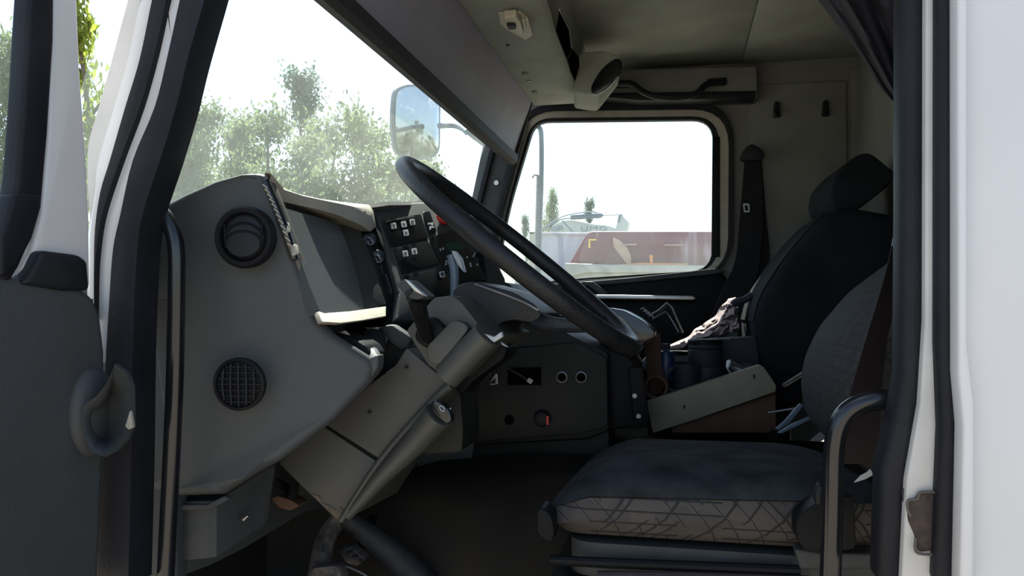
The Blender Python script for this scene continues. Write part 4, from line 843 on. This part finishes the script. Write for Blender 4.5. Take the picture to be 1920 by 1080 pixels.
# ================================================================== outside
mdir = ray(780, 228).normalized(); want = Vector((.93, .34, .105)).normalized(); mn = (want - mdir).normalized()
MC = P(779, 229, 3.55)
mu = Vector((0, 0, 1)); mu = (mu - mn * mu.dot(mn)).normalized(); mv = mu.cross(mn).normalized()
def PM(x, y, off=0.0): return PN(x, y, MC + mn * off, mn)
mir = thing('wing_mirror', 'large rounded wing mirror reflecting sky, seen through the windscreen', 'mirror', MC)
mo = [(738, 168), (760, 158), (822, 160), (826, 190), (825, 280), (815, 296), (790, 300), (752, 296), (738, 282), (733, 220)]
mloop = rpoly(mo, [14, 12, 6, 4, 12, 10, 8, 14, 14, 30], 4)
obj('mirror_housing', loft([[PM(p.x, p.y, 0) for p in mloop], [PM(p.x, p.y, 0) - mn * .012 for p in mloop], [PM(779 + (p.x - 779) * .8, 229 + (p.y - 229) * .85, 0) - mn * .045 for p in mloop], [PM(779 + (p.x - 779) * .4, 229 + (p.y - 229) * .5, 0) - mn * .065 for p in mloop]]), M_slate, mir)
inn = [Vector((779 + (p.x - 779) * .90, 229 + (p.y - 229) * .935)) for p in mloop]
rings = []
RC = 1.9
for k in (1, .75, .5, .25, .02):
    rr_ = []
    for p in inn:
        q = PM(779 + (p.x - 779) * k, 229 + (p.y - 229) * k, .004); d = (q - PM(779, 229, .004)).length
        rr_.append(q + mn * (.016 - d * d / (2 * RC)))
    rings.append(rr_)
edge = [PM(p.x, p.y, -.002) for p in inn]
obj('mirror_glass', loft([edge] + rings), M_mirror, mir, 60)
obj('mirror_arm', tube([P(822, 236, 3.60), P(850, 235, 3.58), P(866, 240, 3.5), P(876, 248, 3.4)], .014, 10, 4), M_slate, mir)
obj('arm_bracket', slab(PP([(868, 246), (884, 236), (900, 244), (934, 272), (926, 290), (890, 262)], 3.16), (0, .16, 0), .008), M_slate, mir)
pole = obj('mirror_pole', tube([P(x, y, 3.45) for x, y in ((1000, 232), (1010, 238), (1015, 256), (1015, 340), (1012, 430), (1009, 570))], .011, 10, 4), M_slate, label='bent blue grey tube standing outside the far door window', cat='pole')
obj('pole_clamp', tube([P(998, 334, 3.44), P(1003, 328, 3.44), P(1012, 330, 3.44)], .004, 6, 3), M_slate, pole)
obj('pole_bracket', tube([P(1009, 565, 3.45), P(1012, 580, 3.3), P(1015, 590, 3.14)], .011, 8), M_slate, pole)
obj('pole_sleeve', tube([P(1009, 330, 3.46), P(1006, 440, 3.46), P(1003, 570, 3.46)], .008, 10), M_steel, pole)

YB = 12.0
dt = thing('dump_truck', 'maroon tipper body on a grey frame, seen through the far window', 'truck', P(1250, HY, YB + 1).to_2d().to_3d())
obj('tipper_body', slab(PP([(1064, 500), (1098, 440), (1104, 435), (1112, 433.5), (1620, 434), (1620, 506), (1064, 506)], YB), (0, 2.3, 0), .03), M_maroon, dt)
obj('yellow_corner_mark', slab(PP([(1103.5, 448), (1118, 448), (1118, 451), (1107, 451), (1107, 465), (1103.5, 465)], YB - .03), (0, .02, 0)), M_yellow, dt)
obj('body_rib', slab(PP([(1170, 457), (1194, 457), (1194, 460), (1172, 460)], YB - .05), (0, .04, 0)), M_tan, dt)
obj('body_rib', slab(PP([(1246, 458), (1284, 458), (1284, 460.5), (1246, 460.5)], YB - .05), (0, .04, 0)), M_tan, dt)
obj('hanging_flap', slab([P(p.x, p.y, YB - .10) for p in rpoly([(1149, 445), (1164, 452), (1176, 464), (1183, 480), (1184, 496), (1176, 496), (1162, 478), (1150, 462)], 4, 3)], (0, .05, 0), .01), M_tan, dt)
obj('orange_rail', slab(PP([(1156, 496), (1200, 492.5), (1290, 494), (1290, 498), (1160, 499)], YB - .2), (0, .08, 0), .01), M_orange, dt)
obj('orange_post', slab(PP([(1217, 478), (1224, 478), (1224, 494), (1219, 494)], YB - .2), (0, .08, 0), .01), M_orange, dt)
obj('frame_rail', slab(PP([(1059, 493), (1140, 496), (1620, 500), (1620, 512), (1100, 511), (1070, 518), (1060, 514)], YB - .3), (0, .4, 0), .02), M_galv, dt)
obj('frame_rail', slab(PP([(1068, 511), (1620, 513), (1620, 560), (1075, 560)], YB - .2), (0, 2.2, 0), .02), M_galv, dt)
zz0 = P(1068, 555, YB).z
obj('chassis', box((P(1300, HY, YB + 1).x, YB + 1, zz0 / 2 + .55), (4.2, 1.0, .5), .03), M_tyre, dt)
obj('side_skirt', box((P(1300, HY, YB + 1).x, YB + 1, zz0 / 2 + .95), (4.0, 1.5, zz0 - 1.5 if zz0 > 1.7 else .4), .03), M_galv, dt)
for k in (-1.5, .2, 1.5):
    for sy in (.1, 1.9):
        obj('wheel', lathe(Vector((P(1300, HY, YB + 1).x + k, YB + sy - .15, .52)), (0, 1, 0), [(.3, 0), (.5, .02), (.52, .08), (.52, .26), (.5, .30), (.3, .3)], 24), M_tyre, dt)
bx = thing('box_trailer', 'pale grey box trailer beside the maroon tipper', 'trailer', Vector((P(1050, HY, 13.5).x, 14.5, 0)))
obj('trailer_body', slab([P(994, 436, 13.2), P(1112, 438, 13.2), P(1150, 600, 13.2), P(994, 600, 13.2)], (0, 2.4, 0), .03), M_box, bx)
obj('corner_post', slab(PP([(992, 434), (1003, 434), (1003, 600), (992, 600)], 13.15), (0, .1, 0), .01), M_cream_plastic, bx)
obj('top_rail', slab(PP([(992, 434.5), (1112, 436.5), (1112, 441), (992, 439.5)], 13.15), (0, .1, 0), .01), M_box, bx)
zb = P(994, 600, 13.2).z
obj('trailer_frame', box((P(1065, HY, 13.2).x, 14.3, zb - .25), (1.3, 2.0, .5), .02), M_tyre, bx)
for k in (-.35, .45):
    for sy in (13.3, 15.2): obj('wheel', lathe(Vector((P(1065, HY, 13.2).x + k, sy, .5)), (0, 1, 0), [(.28, 0), (.48, .02), (.5, .08), (.5, .24), (.28, .26)], 20), M_tyre, bx)
YE = 17.5
ex = thing('excavator', 'white excavator boom with a slate cylinder, behind the tipper and trailer', 'excavator', Vector((P(1090, HY, YE).x, YE + .5, 0)))
boom = obj('boom', slab([P(p.x, p.y, YE) for p in rpoly([(1022, 452), (1034, 424), (1053, 413), (1072, 412), (1112, 420), (1142, 423), (1160, 430), (1170, 440), (1170, 470), (1022, 470)], 6, 3)], (0, .5, 0), .03), M_machine, ex)
obj('boom_arm', slab(PP([(1156, 420), (1160, 402), (1166, 400), (1170, 408), (1179, 416), (1174, 440), (1152, 440)], YE - .05), (0, .5, 0), .02), M_machine, ex)
obj('arm_plate', slab(PP([(1158, 417), (1160, 402), (1165, 401), (1161, 417)], YE - .08), (0, .3, 0), .01), M_slate, ex)
obj('hydraulic_cylinder', tube([P(1070, 408, YE - .1), P(1120, 404.5, YE - .1)], .055, 12), M_slate, ex)
obj('cylinder_head', tube([P(1118, 404.6, YE - .1), P(1126, 404, YE - .1), P(1131, 403.6, YE - .1)], lambda t: .07 - .045 * t * t, 12), M_slate, ex)
obj('cylinder_rod', tube([P(1130, 403.8, YE - .1), P(1160, 402.5, YE - .1)], .014, 8), M_steel, ex)
obj('hose', tube([P(x, y, YE - .1) for x, y in ((1012, 432), (1030, 420), (1052, 407), (1080, 400), (1108, 397), (1122, 400))], .016, 6, 3), M_slate, ex)
obj('hose', tube([P(x, y, YE - .1) for x, y in ((1012, 440), (1028, 425), (1050, 412), (1072, 409))], .016, 6, 3), M_slate, ex)
obj('pivot_pin', disc(P(1051, 427, YE - .06), (0, -1, 0), .06, .06, 14), M_slate, ex)
obj('strut_line', tube([P(1054, 413, YE - .02), P(1073, 434, YE - .02)], .012, 6), M_slate, ex)
obj('machine_house', box((P(1090, HY, YE).x - .3, YE + 1.2, 2.0), (2.6, 2.2, 1.6), .08), M_machine, ex)
obj('undercarriage', box((P(1090, HY, YE).x - .3, YE + 1.2, .55), (3.0, 2.4, 1.1), .2), M_tyre, ex)
fc = bpy.data.curves.new('machine_lettering', 'FONT'); fc.body = 'UMG'; fc.size = .27; fc.extrude = .008; fc.space_character = 1.12
fo = bpy.data.objects.new('machine_lettering', fc); COL.objects.link(fo); fo.parent = ex
tl_ = P(1088, 433.5, YE - .012); fo.location = tl_ - ex.location; fo.rotation_euler = (math.pi / 2, 0, 0); fo.scale = (.98, .60, 1)
COL.objects.unlink(fo); fo.parent = None
fm = bpy.data.meshes.new_from_object(fo); fm.name = 'machine_lettering'
f2 = bpy.data.objects.new('lettering', fm); COL.objects.link(f2); f2.parent = ex; f2.location = tl_ - ex.location; f2.rotation_euler = fo.rotation_euler; f2.scale = fo.scale
bpy.data.objects.remove(fo); fm.materials.clear(); fm.materials.append(mat('grey_lettering', (.22, .27, .26), .5, .05))

# trees
def tree_proto(name, Hh, spread, nleaf, lsize, lm, narrow=False, seed=1):
    rnd = random.Random(seed)
    root = bpy.data.objects.new(name, None); COL.objects.link(root)
    path = [Vector((rnd.uniform(-.1, .1) * i * .4, rnd.uniform(-.1, .1) * i * .4, Hh * i / 6)) for i in range(7)]
    bm = tube(path, lambda t: .11 * (1 - t) + .015, 7, 2)
    tips = []
    for k in range(26):
        t = rnd.uniform(.06, .97); i = int(t * 6); st_ = path[i].lerp(path[min(6, i + 1)], t * 6 - i)
        a = rnd.uniform(0, 6.283); ln = spread * (1 - t * .72) * rnd.uniform(.55, 1) if not narrow else spread * (.45 + .6 * math.sin(t * 2.9)) * rnd.uniform(.6, 1)
        up_ = rnd.uniform(.3, .8) if not narrow else rnd.uniform(1, 1.8)
        e = st_ + Vector((math.cos(a), math.sin(a), up_)).normalized() * ln
        mid = st_.lerp(e, .5) + Vector((0, 0, ln * .06))
        b2_ = tube([st_, mid, e], lambda q: .03 * (1 - q) + .006, 5)
        me = bpy.data.meshes.new('t'); b2_.to_mesh(me); b2_.free(); bm.from_mesh(me); bpy.data.meshes.remove(me)
        tips.append((st_, mid, e, ln))
    obj('trunk', bm, M_bark, root, 60)
    vs, fs = [], []
    for k in range(nleaf):
        st_, mid, e, ln = rnd.choice(tips); t = rnd.random() ** .7
        c = (st_.lerp(mid, t * 2) if t < .5 else mid.lerp(e, t * 2 - 1)) + Vector((rnd.gauss(0, 1), rnd.gauss(0, 1), rnd.gauss(0, 1))) * (.10 + .14 * ln * .5)
        d = Vector((rnd.gauss(0, 1), rnd.gauss(0, 1), rnd.gauss(0, 1) - .4)).normalized(); s_ = d.orthogonal().normalized()
        s_ = (Matrix.Rotation(rnd.uniform(0, 6.28), 3, d) @ s_) ; l_ = lsize * rnd.uniform(.6, 1.25); b = len(vs)
        vs += [c - d * l_, c + s_ * l_ * .42, c + d * l_, c - s_ * l_ * .42]; fs.append((b, b + 1, b + 2, b + 3))
    me = bpy.data.meshes.new('foliage'); me.from_pydata(vs, [], fs); me.materials.append(lm)
    fo_ = bpy.data.objects.new('foliage', me); COL.objects.link(fo_); fo_.parent = root; fo_['kind'] = 'stuff'
    zs = sorted(v[2] for v in vs); root['top'] = zs[int(len(zs) * .985)]
    return root
protos = {'w': tree_proto('leafy_tree', 6, 2.2, 9500, .066, M_leaf, seed=3), 'b': tree_proto('bushy_tree', 5, 2.9, 12500, .066, M_leaf, seed=5),
          'p': tree_proto('poplar_tree', 7, .85, 8000, .066, M_leaf2, True, seed=8), 'y': tree_proto('leafy_tree', 6, 1.6, 4200, .085, M_leaf3, seed=11)}
first = {}
def place(kind, px, py, Y, label, rz=0, sx=1.0, pos=None, Hh=None, group='trees beyond the truck'):
    r = protos[kind]; base = r['top']
    if pos is None:
        g = P(px, HY, Y); pos = Vector((g.x, g.y, 0)); rr = ray(px, py); Hh = rr.z * (Y / rr.y) + EYE
    if kind in first:
        n_ = r.copy(); COL.objects.link(n_)
        for ch in r.children: c = ch.copy(); COL.objects.link(c); c.parent = n_
    else: n_ = r; first[kind] = 1
    s = Hh / base; n_.location = pos; n_.scale = (s * sx, s * sx, s); n_.rotation_euler = (0, 0, rz)
    n_['label'] = label; n_['category'] = 'tree'; n_['group'] = group
place('w', 345, 158, 12.5, 'pale leafy tree just above the dash, nearest the door pillar', .4, .75)
place('b', 420, 232, 15, 'low bushy tree above the round dash vent, seen through the windscreen', 1.1, .8)
place('b', 488, 214, 14, 'leafy tree left of the tall poplar, behind the gauge hood', 2.0, .8)
place('p', 565, 138, 16, 'tall narrow poplar standing above the other windscreen trees', .3, .9)
place('b', 625, 236, 14.5, 'bushy tree between the tall poplar and the wing mirror', 3.0, .8)
place('b', 372, 252, 17, 'low tree filling the gap above the edge of the dash side panel', 5.5, .9)
place('w', 455, 240, 18, 'thin crowned tree behind the slotted dash vent', .8, .7)
place('b', 548, 262, 13, 'low bush at the foot of the tall poplar', 1.7, 1.0)
place('b', 668, 258, 17, 'farther bushy tree right of the poplar, behind its neighbours', .2, .9)
place('b', 760, 300, 13, 'low bush below the wing mirror and left of the wheel', 2.9, 1.0)
place('b', 706, 228, 13.5, 'leafy tree just left of and behind the wing mirror', 4.2, .85)
place('w', 800, 292, 16, 'low leafy tree under the wing mirror by the wheel top', 5.1, .9)
place('w', 15, 92, 9, 'sparse tree seen through the open door window', 2.2, .6)
place('y', 166, -60, 8.5, 'bright yellow green tree in the gap beside the door frame', .9, .62)
place('p', 986, 408, 34, 'thin small poplar left of the tube outside the far window', .7, .55)
place('w', 1034, 364, 34, 'leafy tree rising above the excavator hoses', 1.9, .5)
place('p', 1106, 378, 38, 'small tree peeping above the excavator boom cylinder', 2.7, .6)
hz = want.copy(); 
for k in range(18):
    a = math.atan2(want.y, want.x) + (-.55 + k * .066) ; d = 40 + 7 * math.sin(k * 2.3)
    place('b' if k % 3 else 'p', 0, 0, 0, 'dark green tree in the far row reflected in the wing mirror', k, 1.45, Vector((MC.x + math.cos(a) * d, MC.y + math.sin(a) * d, 0)), 6.0 + 1.2 * math.sin(k * 1.7), 'far row of trees behind the truck')
